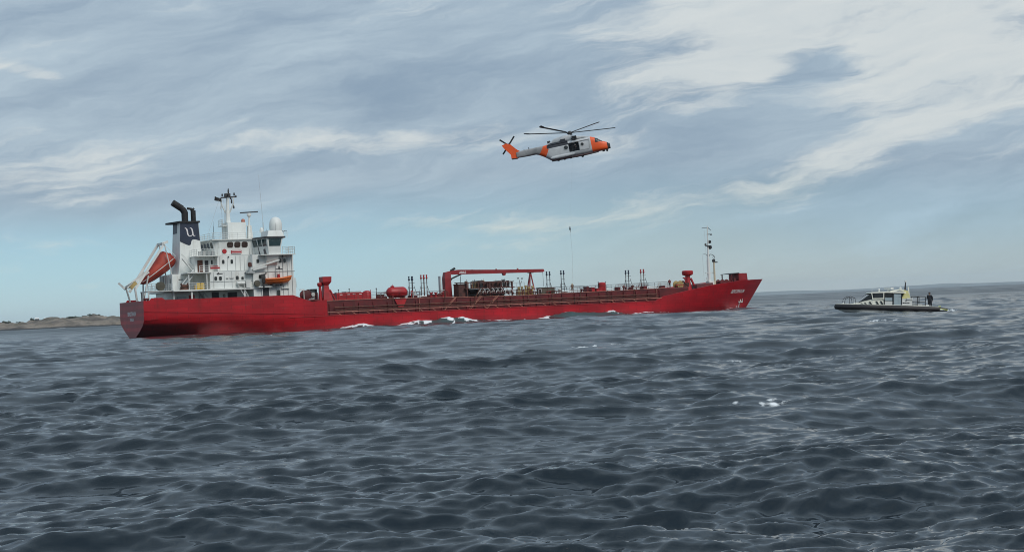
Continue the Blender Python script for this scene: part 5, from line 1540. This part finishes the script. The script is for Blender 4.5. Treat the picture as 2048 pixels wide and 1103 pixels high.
# engine housing on the roof
cow = [(3.5, -1.52, .7, -1.6), (2.4, -1.12, .95, -1.6), (1.2, -.92, 1.05, -1.6), (.4, -.62, 1.0, -1.6), (-.1, -.38, .9, -1.6), (-1.4, -.28, .88, -1.6), (-2.6, -.42, .85, -1.6), (-3.3, -.55, .8, -1.6), (-3.8, -.95, .72, -1.6), (-4.9, -1.36, .5, -1.6)]
rings = []
for x, zt, w, zb in cow:
    r = []
    for i in range(16):
        a = 2 * pi * (i + .5) / 16
        c, s = cos(a), sin(a)
        r.append((x, w * math.copysign(abs(c) ** .6, c), (zt + zb) / 2 + (zt - zb) / 2 * math.copysign(abs(s) ** .6, s)))
    rings.append(r)
MB().loft(rings).build('engine_cowling', 'heli_grey', heli, smooth=35)
MB().box(.2, 1.05, .85, 1.22, -1.5, -.85).build('engine_intake', 'black', heli)
MB().box(-2.05, -1.1, .75, 1.15, -1.6, -1.0).build('engine_exhaust', 'heli_dark', heli)
MB().lathe((-4.2, .3, -.95), [(.2, -.3), (.24, -.28), (.24, .25), (.15, .3)], 12, 'x').build('exhaust_pipe', 'steel_dark', heli)
hpatch(-4.75, -.75, -2.22, -1.60, .012, 10, 5).build('soot_panel', 'heli_dark', heli)
MB().hexa([(-4.7, .6, -1.62), (-.75, .6, -1.62), (-.75, 1.22, -1.62), (-4.7, 1.15, -1.62)], [(-4.0, .6, -1.3), (-.75, .6, -1.25), (-.75, 1.0, -1.3), (-4.0, .9, -1.3)]).build('sponson_fairing', 'heli_dark', heli)
hpatch(4.32, 5.55, -2.86, -2.0, .02, 6, 6, 0, -.75).build('side_windscreen', 'glass', heli)
ws = []
for x in (5.6, 5.2, 4.8, 4.4):
    tp, bt, w = hsec(x)
    ws.append([(x, w * f, (tp + bt) / 2 + (tp - bt) / 2 * (1 - abs(f) ** HN) ** (1 / HN) + .03) for f in np.linspace(-.93, .93, 11)])
MB().grid(ws).build('windscreen', 'glass', heli)
for x, z, r in ((1.85, -2.7, .26), (-1.25, -2.72, .36)):
    ring = [(x + r * cos(a), z + r * sin(a)) for a in np.linspace(0, 2 * pi, 17)[:-1]]
    ph_ = MB().hexa([(a, hy(a, b) - .02, b) for a, b in ring], [(a, hy(a, b) + .025, b) for a, b in ring]).build('porthole', 'glass', heli)
    k = MB()
    k.path([(x + (r + .04) * cos(a), hy(x, z) + .02, z + (r + .04) * sin(a)) for a in np.linspace(0, 2 * pi, 17)], .035, 5)
    k.build('porthole_rim', 'steel_pale', ph_)
MB().path([(1.3, 1.36, -2.05), (3.25, 1.36, -2.05), (3.1, 1.36, -3.72), (1.3, 1.36, -3.72), (1.3, 1.36, -2.05)], .03, 5).build('sliding_door_edge', 'steel_pale', heli)
MB().bar((-.9, 1.36, -2.03), (3.3, 1.36, -2.03), .05, .07).build('door_rail', 'steel_dark', heli)
MB().bar((.1, .9, -1.25), (.35, 1.85, -1.35), .12, .14).lathe((.35, 1.85, -1.62), [(.05, 0), (.13, .05), (.13, .3), (.05, .34)], 8).build('hoist_arm', 'heli_dark', heli)
for sg in (1, -1):
    sp = []
    for x, w, h in ((.2, .05, .08), (-.3, .14, .22), (-1.2, .22, .30), (-3.0, .24, .32), (-4.0, .18, .26), (-4.4, .05, .1)):
        sp.append([(x, sg * (1.25 + w * cos(a)), -4.1 + h * sin(a)) for a in np.linspace(0, 2 * pi, 13)[:-1]])
    MB().loft(sp).build('sponson', 'heli_grey', heli, smooth=40)
MB().loft([[(4.6, -.9, -4.53), (4.6, .9, -4.53), (4.6, .9, -4.6), (4.6, -.9, -4.6)], [(2.0, -1.0, -4.54), (2.0, 1.0, -4.54), (2.0, 1.0, -4.68), (2.0, -1.0, -4.68)], [(-4.3, -1.0, -4.40), (-4.3, 1.0, -4.40), (-4.3, 1.0, -4.56), (-4.3, -1.0, -4.56)]]).build('belly_panel', 'belly_reflection', heli)
for k in range(4):
    MB().box(-3.3 + k * 1.2, -2.9 + k * 1.2, -.5, .5, -4.74, -4.5).build('belly_antenna', 'belly_reflection', heli)
MB().lathe((1.5, .6, -4.8), [(.1, -.1), (.24, -.08), (.26, 0), (.24, .08), (.1, .1)], 12, 'y').tube((1.5, .6, -4.55), (1.5, .6, -4.8), .06).build('nose_wheel', 'black', heli)
MB().box(5.3, 5.8, -.25, .25, -4.72, -4.45).lathe((6.2, 0, -4.65), [(.08, -.2), (.2, -.1), (.2, .1), (.08, .2)], 10).build('camera_turret', 'black', heli)
MB().box(-8.2, -8.05, -.05, .05, -1.4, -1.12).box(-9.1, -9.0, -.05, .05, -1.42, -1.25).build('boom_antenna', 'steel_dark', heli)
# rotor head and five drooping-tipped blades
rh = MB().lathe((0, 0, -.45), [(.3, 0), (.34, .2), (.55, .3), (.55, .45), (.3, .55), (.25, .75), (.05, .8)], 14).build('rotor_head', 'steel_dark', heli)
for a in (-18, 54, 126, 198, 270):
    secs = []
    for x, c0, c1 in ((.5, -.14, .14), (1.3, -.16, .16), (1.7, -.26, .30), (7.9, -.26, .30), (8.15, -.40, .36), (8.75, -.50, .28), (9.1, -.62, .02)):
        th = .085
        secs.append([(x, c0, 0), (x, (c0 + c1) / 2, th), (x, c1, 0), (x, (c0 + c1) / 2, -th)])
    b = MB().loft(secs).build('rotor_blade', 'black', rh)
    b.matrix_parent_inverse = Matrix()
    b.matrix_local = Matrix.Rotation(radians(7.9), 4, 'Y') @ Matrix.Translation((0, 0, 0)) @ Matrix.Rotation(radians(-a), 4, 'Z') @ Matrix.Rotation(radians(-4.2), 4, 'Y') @ Matrix.Rotation(radians(13), 4, 'X')
bpy.context.view_layer.update()

def hworld(x, t, z):
    return heli.matrix_world @ Vector((x, -t, z))
kneel = {'pelvis': (-.1, 0, .50), 'spine': (-.02, 0, .72), 'chest': (.05, 0, .92), 'neck': (.09, 0, 1.04), 'jaw': (.13, 0, 1.12), 'head': (.12, 0, 1.22),
         'shoulder_l': (.06, .19, .96), 'elbow_l': (.20, .26, .74), 'wrist_l': (.40, .18, .72), 'hand_l': (.47, .16, .72),
         'shoulder_r': (.06, -.19, .96), 'elbow_r': (.20, -.26, .76), 'wrist_r': (.38, -.20, .88), 'hand_r': (.44, -.19, .93),
         'hip_l': (-.08, .10, .46), 'knee_l': (.32, .14, .44), 'ankle_l': (.26, .14, .07), 'toe_l': (.42, .15, .045),
         'hip_r': (-.08, -.10, .45), 'knee_r': (.14, -.13, .08), 'ankle_r': (-.28, -.13, .08), 'toe_r': (-.40, -.14, .06)}
wp = hworld(.35, .80, -3.65)
person('winch operator with white helmet kneeling in the open helicopter doorway', (wp.x, wp.y, wp.z), radians(-100), 'cloth_dark', 'cloth_dark', kneel, 1.1, 'helmet_white')

# hoist wire and guide line between the helicopter and the deck
hk = Vector((11.46, 286.28, 16.80))
hook = empty('hoist_line', (hk.x, hk.y, hk.z))
tag(hook, 'thin hoist line hanging from the helicopter to the ship deck with a dark hook', 'line')
top = hworld(.35, 1.85, -1.62) - hk
hand = Vector(ship_pt(83.9, .6, ttop(83.9) + 1.45)) - hk
f = lambda v: (v.x, -v.y, v.z)
MB().tube((0, 0, .35), f(top), .005, None, 4).build('hoist_wire', 'steel_pale', hook)
mb = MB()
prev = Vector((0, 0, -.2))
for k in range(1, 9):
    u = k / 8
    nx_ = Vector((0, 0, -.2)).lerp(hand, u) + Vector((.25 * sin(u * pi), 0, 0))
    mb.tube(f(prev), f(nx_), .013, None, 4)
    prev = nx_
mb.build('guide_line', 'steel_pale', hook)
MB().lathe((0, 0, -.25), [(.03, 0), (.10, .06), (.14, .3), (.09, .6), (.05, .8)], 8).path([(.02, 0, -.2), (.14, 0, -.32), (.1, 0, -.48), (-.05, 0, -.45)], .035, 5).build('hook', 'black', hook)

# ------------------------------------------------------------------ patrol boat
M['cream'] = mat('cream', (0.78, 0.77, 0.66), 0.45, var=0.06, vscale=1.5)
M['pale_yellow'] = mat('pale_yellow', (0.50, 0.47, 0.19), 0.5, var=0.15, vscale=2)
M['hull_pale'] = mat('hull_pale', (0.70, 0.71, 0.69), 0.45, var=0.1, vscale=1.5)
M['pane_pale'] = mat('pane_pale', (0.36, 0.44, 0.47), 0.15, var=0.1, vscale=1.5)
M['lime'] = mat('lime', (0.45, 0.50, 0.12), 0.5, var=0.2)
rib = empty('patrol_boat', (45.4, 162.08, -.20))
rib.scale = (1, 1, 1.14)
rib.rotation_euler = (Matrix.Rotation(radians(180), 4, 'Z') @ Matrix.Rotation(radians(-3.7), 4, 'Y')).to_euler()
tag(rib, 'cream cabin patrol boat with thick black tube fender running beside the tanker', 'boat')
PL = [(-.1, 1.45), (1.5, 1.55), (5.0, 1.62), (7.5, 1.45), (9.2, 1.0), (10.2, .48), (10.6, .05)]
secs = []
for x, w in PL:
    zk = float(np.interp(x, [0, 6, 8.5, 10, 10.6], [-.55, -.5, -.3, .05, .3]))
    secs.append([(x, 0, zk), (x, w * .72, zk + .22), (x, w * .96, .30), (x, w * .98, .42), (x, 0, .46), (x, -w * .98, .42), (x, -w * .96, .30), (x, -w * .72, zk + .22)])
MB().loft(secs).build('hull', 'hull_pale', rib, smooth=35)
for sg in (1, -1):
    pts = [(x, sg * w, .46 + .004 * x) for x, w in PL]
    mb = MB()
    dense = []
    for a, b in zip(pts, pts[1:]):
        for k in range(4):
            dense.append(tuple(Vector(a).lerp(Vector(b), k / 4)))
    dense.append(pts[-1])
    rr = [.22 + .04 * min(1, p[0] / 3) for p in dense]
    rings = []
    for i, p in enumerate(dense):
        a, b = Vector(dense[max(0, i - 1)]), Vector(dense[min(len(dense) - 1, i + 1)])
        ax = (b - a).normalized()
        e1 = ax.cross(Vector((0, 0, 1))).normalized()
        e2 = e1.cross(ax)
        rings.append([tuple(Vector(p) + (e1 * cos(q) + e2 * sin(q)) * rr[i]) for q in np.linspace(0, 2 * pi, 11)[:-1]])
    mb.loft(rings).build('tube_fender', 'rubber', rib, smooth=60)
    MB().path([(p[0], p[1] * .94, p[2] + rr[i] + .01) for i, p in enumerate(dense)], .03, 5).build('gunwale_trim', 'cream', rib)
cab = MB()
cw_ = 1.15
cab.loft([[(9.1, -.5, .55), (9.1, .5, .55), (9.1, .45, .76), (9.1, -.45, .76)], [(7.9, -.9, .52), (7.9, .9, .52), (7.9, .78, 1.08), (7.9, -.78, 1.08)], [(6.9, -1.1, .5), (6.9, 1.1, .5), (6.9, .98, 1.29), (6.9, -.98, 1.29)], [(5.75, -cw_, .5), (5.75, cw_, .5), (5.75, 1.05, 1.36), (5.75, -1.05, 1.36)]])
cab = cab.build('foredeck_trunk', 'cream', rib)
for x0 in (8.0, 7.65, 7.15, 6.45, 5.98):
    for sg in (1, -1):
        w0 = float(np.interp(x0, [5.75, 6.9, 7.9, 9.1], [cw_, 1.1, .9, .5])) + .02
        hh = float(np.interp(x0, [5.75, 6.9, 7.9], [.52, .46, .28]))
        lean_ = float(np.interp(x0, [5.75, 6.9, 7.9, 9.1], [.1, .12, .12, .05]))
        MB().hexa([(x0 - .30, sg * (w0 - .06), .62), (x0 - .04, sg * (w0 - .04), .62), (x0 + .18, sg * (w0 - .05 - lean_ * .4), .62 + hh), (x0 + .02, sg * (w0 - .05 - lean_ * .4), .62 + hh)],
                  [(x0 - .30, sg * (w0 + .02), .62), (x0 - .04, sg * (w0 + .02), .62), (x0 + .18, sg * (w0 - lean_ * .45), .62 + hh), (x0 + .02, sg * (w0 - lean_ * .45), .62 + hh)]).build('slit_window', 'glass', rib)
MB().loft([[(7.2, -1.0, 1.83), (7.2, 1.0, 1.83), (7.1, 1.0, 1.93), (7.1, -1.0, 1.93)], [(5.8, -1.14, 1.9), (5.8, 1.14, 1.9), (5.8, 1.1, 2.0), (5.8, -1.1, 2.0)], [(3.4, -1.12, 1.92), (3.4, 1.12, 1.92), (3.4, 1.08, 2.02), (3.4, -1.08, 2.02)]]).build('roof', 'cream', rib)
MB().hexa([(8.35, -.72, .98), (8.35, .72, .98), (7.05, .92, 1.84), (7.05, -.92, 1.84)], [(8.28, -.72, .95), (8.28, .72, .95), (6.98, .92, 1.82), (6.98, -.92, 1.82)]).build('windscreen', 'glass', rib)
for sg in (1, -1):
    MB().hexa([(8.3, sg * .74, 1.0), (6.9, sg * 1.0, 1.30), (6.9, sg * .98, 1.84), (7.1, sg * .94, 1.84)], [(8.3, sg * .71, 1.0), (6.9, sg * .97, 1.30), (6.9, sg * .95, 1.84), (7.1, sg * .91, 1.84)]).build('quarter_window', 'glass', rib)
    MB().bar((6.92, sg * 1.02, 1.28), (7.05, sg * .98, 1.86), .08, .08).bar((5.78, sg * 1.12, 1.3), (5.78, sg * 1.1, 1.92), .1, .1).bar((7.0, sg * 1.03, 1.32), (5.8, sg * 1.12, 1.38), .08, .1).build('window_post', 'cream', rib)
    MB().hexa([(6.85, sg * .98, 1.36), (5.85, sg * 1.06, 1.40), (5.85, sg * 1.04, 1.88), (6.85, sg * .95, 1.84)], [(6.85, sg * 1.0, 1.36), (5.85, sg * 1.08, 1.40), (5.85, sg * 1.06, 1.88), (6.85, sg * .97, 1.84)]).build('side_window', 'glass', rib)
    # two sliding side doors in dark frames
    for x0, x1 in ((4.80, 5.70), (3.86, 4.74)):
        MB().path([(x0, sg * 1.16, .55), (x1, sg * 1.16, .55), (x1, sg * 1.14, 1.88), (x0, sg * 1.14, 1.88), (x0, sg * 1.16, .55)], .045, 5).build('door_frame', 'black', rib)
    MB().box(4.84, 5.66, *sorted((sg * 1.10, sg * 1.14)), .6, 1.12).build('side_door', 'white_trim', rib)
    MB().box(4.84, 5.66, *sorted((sg * 1.09, sg * 1.12)), 1.16, 1.46).build('door_pane', 'pane_pale', rib)
    MB().box(4.84, 5.66, *sorted((sg * 1.09, sg * 1.12)), 1.5, 1.84).build('door_pane', 'glass', rib)
    MB().box(3.9, 4.70, *sorted((sg * 1.09, sg * 1.12)), .6, 1.55).build('door_pane', 'pane_pale', rib)
    MB().box(3.9, 4.70, *sorted((sg * 1.09, sg * 1.12)), 1.58, 1.84).build('door_pane', 'pane_pale', rib)
MB().box(3.84, 5.72, -1.05, 1.05, .46, .58).box(5.2, 5.3, -1.0, 1.0, .5, 1.3).build('cabin_floor', 'grey_paint', rib)
acab = MB().loft([[(2.75, -1.15, .48), (3.85, -1.15, .48), (3.85, 1.15, .48), (2.75, 1.15, .48)], [(2.72, -1.12, 1.38), (3.85, -1.12, 1.38), (3.85, 1.12, 1.38), (2.72, 1.12, 1.38)]]).build('after_cabin', 'white_trim', rib)
MB().box(2.65, 3.3, -1.2, 1.2, 1.30, 1.46).build('after_coaming', 'white_trim', acab)
for sg in (-1,):
    for k, (x0, x1) in enumerate(((3.02, 3.18), (3.22, 3.34), (3.38, 3.5), (3.54, 3.74))):
        MB().box(x0, x1, sg * 1.16 - .005, sg * 1.16 + .005, .96 - .01 * (k % 2), 1.03).build('side_lettering', 'steel_dark', acab)
    MB().lathe((3.38, sg * 1.15, 1.22), [(.02, -.012), (.07, -.01), (.07, .01), (.02, .012)], 8, 'y').build('side_badge', 'steel_dark', acab)
MB().loft([[(2.85, -.85, 1.4), (3.75, -.85, 1.4), (3.75, .85, 1.4), (2.85, .85, 1.4)], [(3.0, -.6, 2.15), (3.45, -.6, 2.15), (3.45, .6, 2.15), (3.0, .6, 2.15)]]).build('radar_arch', 'pale_yellow', rib)
MB().bar((3.2, 0, 2.12), (3.9, 0, 2.22), .9, .14).bar((3.9, 0, 2.22), (4.9, 0, 2.05), .8, .1).bar((2.9, -.7, 1.4), (3.02, -.55, 2.5), .1, .1).bar((2.9, .7, 1.4), (3.02, .55, 2.5), .1, .1).build('arch_beam', 'cream', rib)
MB().tube((3.2, 0, 2.2), (3.18, 0, 2.95), .12, .05, 8).build('light_mast', 'steel_dark', rib)
MB().lathe((3.18, 0, 2.95), [(.05, 0), (.12, .03), (.12, .14), (.05, .18)], 10).build('mast_lamp', 'white_trim', rib)
MB().lathe((3.7, .1, 2.28), [(.1, 0), (.16, .05), (.14, .16), (.04, .22)], 10).build('antenna_dome', 'white_trim', rib)
MB().tube((5.0, 0, 1.98), (5.0, 0, 2.25), .12, .12, 8).bar((4.75, -.55, 2.34), (5.2, .55, 2.34), .36, .2).build('radar_scanner', 'white_trim', rib)
MB().lathe((6.15, -.5, 2.0), [(.06, 0), (.1, .08), (.12, .2), (.05, .3)], 10).build('roof_lamp', 'white_trim', rib)
MB().tube((6.9, -.5, 1.95), (6.9, -.5, 2.4), .02).build('roof_aerial', 'white_trim', rib)
for sg in (1, -1):
    MB().path([(9.9, sg * .5, .65), (9.75, sg * .52, 1.25), (9.3, sg * .75, 1.5), (8.8, sg * .85, 1.35), (8.7, sg * .9, .8)], .028, 5).path([(9.0, sg * .85, 1.45), (9.0, sg * .9, .7)], .025, 5).build('bow_rail', 'steel_dark', rib)
    MB().path([(2.2, sg * 1.25, .55), (2.2, sg * 1.25, 1.62), (1.35, sg * 1.25, 1.62), (1.35, sg * 1.25, .55)], .045, 5).path([(2.2, sg * 1.25, 1.1), (1.35, sg * 1.25, 1.1)], .03, 5).build('after_rail', 'black', rib)
MB().bar((2.2, -1.25, 1.62), (2.2, 1.25, 1.62), .06, .06).build('after_rail', 'black', rib)
MB().lathe((9.85, 0, .55), [(.1, 0), (.14, .1), (.14, .3), (.08, .36)], 8).bar((9.3, 0, .75), (10.1, 0, .75), .2, .12).build('anchor_roller', 'white_trim', rib)
for x, w, h, mm in ((2.35, .5, .45, 'grey_paint'), (1.75, .5, .4, 'white_trim'), (1.0, .45, .35, 'white_trim')):
    MB().box(x - w / 2, x + w / 2, -.6, .6, .46, .46 + h).box(x - w / 2 - .02, x + w / 2 + .02, -.62, .62, .46 + h, .52 + h).build('deck_seat', mm, rib)
MB().box(-1.1, -.1, -1.0, 1.0, .28, .38).path([(-.1, -1.1, .62), (-1.1, -1.0, .52), (-1.1, 1.0, .52), (-.1, 1.1, .62)], .05, 6).build('stern_platform', 'black', rib)
MB().path([(-.05, -1.15, .45), (-.6, -1.1, .46), (-1.15, -1.05, .40)], .05, 6).path([(-.05, -1.15, .7), (-.35, -1.12, .72)], .06, 6).build('platform_rail', 'lime', rib)
person('person in bulky dark clothes standing at the stern of the patrol boat', (45.0, 162.2, .34), radians(60), 'cloth_dark', 'cloth_dark', {'elbow_l': (.08, .28, 1.18), 'wrist_l': (.24, .20, 1.12), 'hand_l': (.30, .18, 1.13)}, 1.45, 'hair', 1.02)

# ------------------------------------------------------------------ on the skerry
def land_z(a, r):
    dep = (r - 1600) / 230.0
    x, y = r * sin(radians(a)), r * cos(radians(a))
    return float(skerry_h(np.array([a]), np.array([dep]), np.array([x]), np.array([y]))[0]) - 1.5
M['barn_dark'] = mat('barn_dark', (0.035, 0.038, 0.035), 0.85, var=0.2)
M['house_white'] = mat('house_white', (0.72, 0.72, 0.70), 0.6)
M['slate'] = mat('slate', (0.07, 0.075, 0.08), 0.7)
def cottage(label, a, r, L, w, h, wall, roof, rz):
    z = land_z(a, r)
    e = empty('cottage', (r * sin(radians(a)), r * cos(radians(a)), z - .6), rz)
    tag(e, label, 'house', 'buildings on the skerry')
    MB().box(-L / 2, L / 2, -w / 2, w / 2, 0, h + .6).hexa([(-L / 2, -w / 2, h + .6), (-L / 2, w / 2, h + .6), (-L / 2, 0, h + .6 + w * .32)], [(L / 2, -w / 2, h + .6), (L / 2, w / 2, h + .6), (L / 2, 0, h + .6 + w * .32)]).build('wall', wall, e)
    zt, zr = h + .55, h + .62 + w * .32
    MB().hexa([(-L / 2 - .3, -w / 2 - .3, zt), (-L / 2 - .3, 0, zr + .1), (-L / 2 - .3, 0, zr + .3), (-L / 2 - .3, -w / 2 - .3, zt + .2)], [(L / 2 + .3, -w / 2 - .3, zt), (L / 2 + .3, 0, zr + .1), (L / 2 + .3, 0, zr + .3), (L / 2 + .3, -w / 2 - .3, zt + .2)]).hexa([(-L / 2 - .3, w / 2 + .3, zt), (-L / 2 - .3, 0, zr + .1), (-L / 2 - .3, 0, zr + .3), (-L / 2 - .3, w / 2 + .3, zt + .2)], [(L / 2 + .3, w / 2 + .3, zt), (L / 2 + .3, 0, zr + .1), (L / 2 + .3, 0, zr + .3), (L / 2 + .3, w / 2 + .3, zt + .2)]).build('roof', roof, e)
    MB().box(-.5, .5, w / 2, w / 2 + .1, .6, 2.7).build('door', 'slate', e)
    for k in (-.3, .3):
        MB().box(L * k - .6, L * k + .6, w / 2, w / 2 + .08, 1.6, 2.7).build('window', 'glass', e)
cottage('long dark barn with pale roof on the crest of the rocky island', -17.22, 1735, 8.5, 4.5, 2.2, 'barn_dark', 'house_white', radians(8))
cottage('small white cabin between the dark barn and the scrub on the rocky island', -16.95, 1732, 4.5, 4.0, 2.2, 'house_white', 'slate', radians(-12))
cottage('small dark cabin seaward of the long barn on the rocky island', -17.62, 1738, 4.0, 3.6, 2.0, 'barn_dark', 'house_white', radians(20))
# low wind-bent scrub, one mass at this distance
M['scrub'] = mat('scrub', (0.030, 0.038, 0.020), 0.9, var=0.4, vscale=0.6)
mb = MB()
rs = random.Random(12)
for k in range(150):
    a = rs.gauss(-16.2, .32) if k < 110 else rs.uniform(-19.3, -15.0)
    r = rs.uniform(1735, 1775)
    z = land_z(a, r)
    x, y = r * sin(radians(a)), r * cos(radians(a))
    hgt, w = rs.uniform(1.4, 3.2), rs.uniform(1.0, 2.4)
    for q in range(5):
        ox, oy, oz = rs.uniform(-w, w), rs.uniform(-w, w), rs.uniform(.2, .8) * hgt
        s_ = rs.uniform(.4, .8) * w
        mb.lathe((x + ox, -(y + oy), z + oz - .4), [(.1, -s_ * .6), (s_ * .9, -s_ * .2), (s_ * .8, s_ * .3), (.1, s_ * .7)], 6)
sc = mb.build('shrubbery', 'scrub')
sc['kind'] = 'stuff'
sc['label'] = 'dark low scrub along the crest of the rocky island'
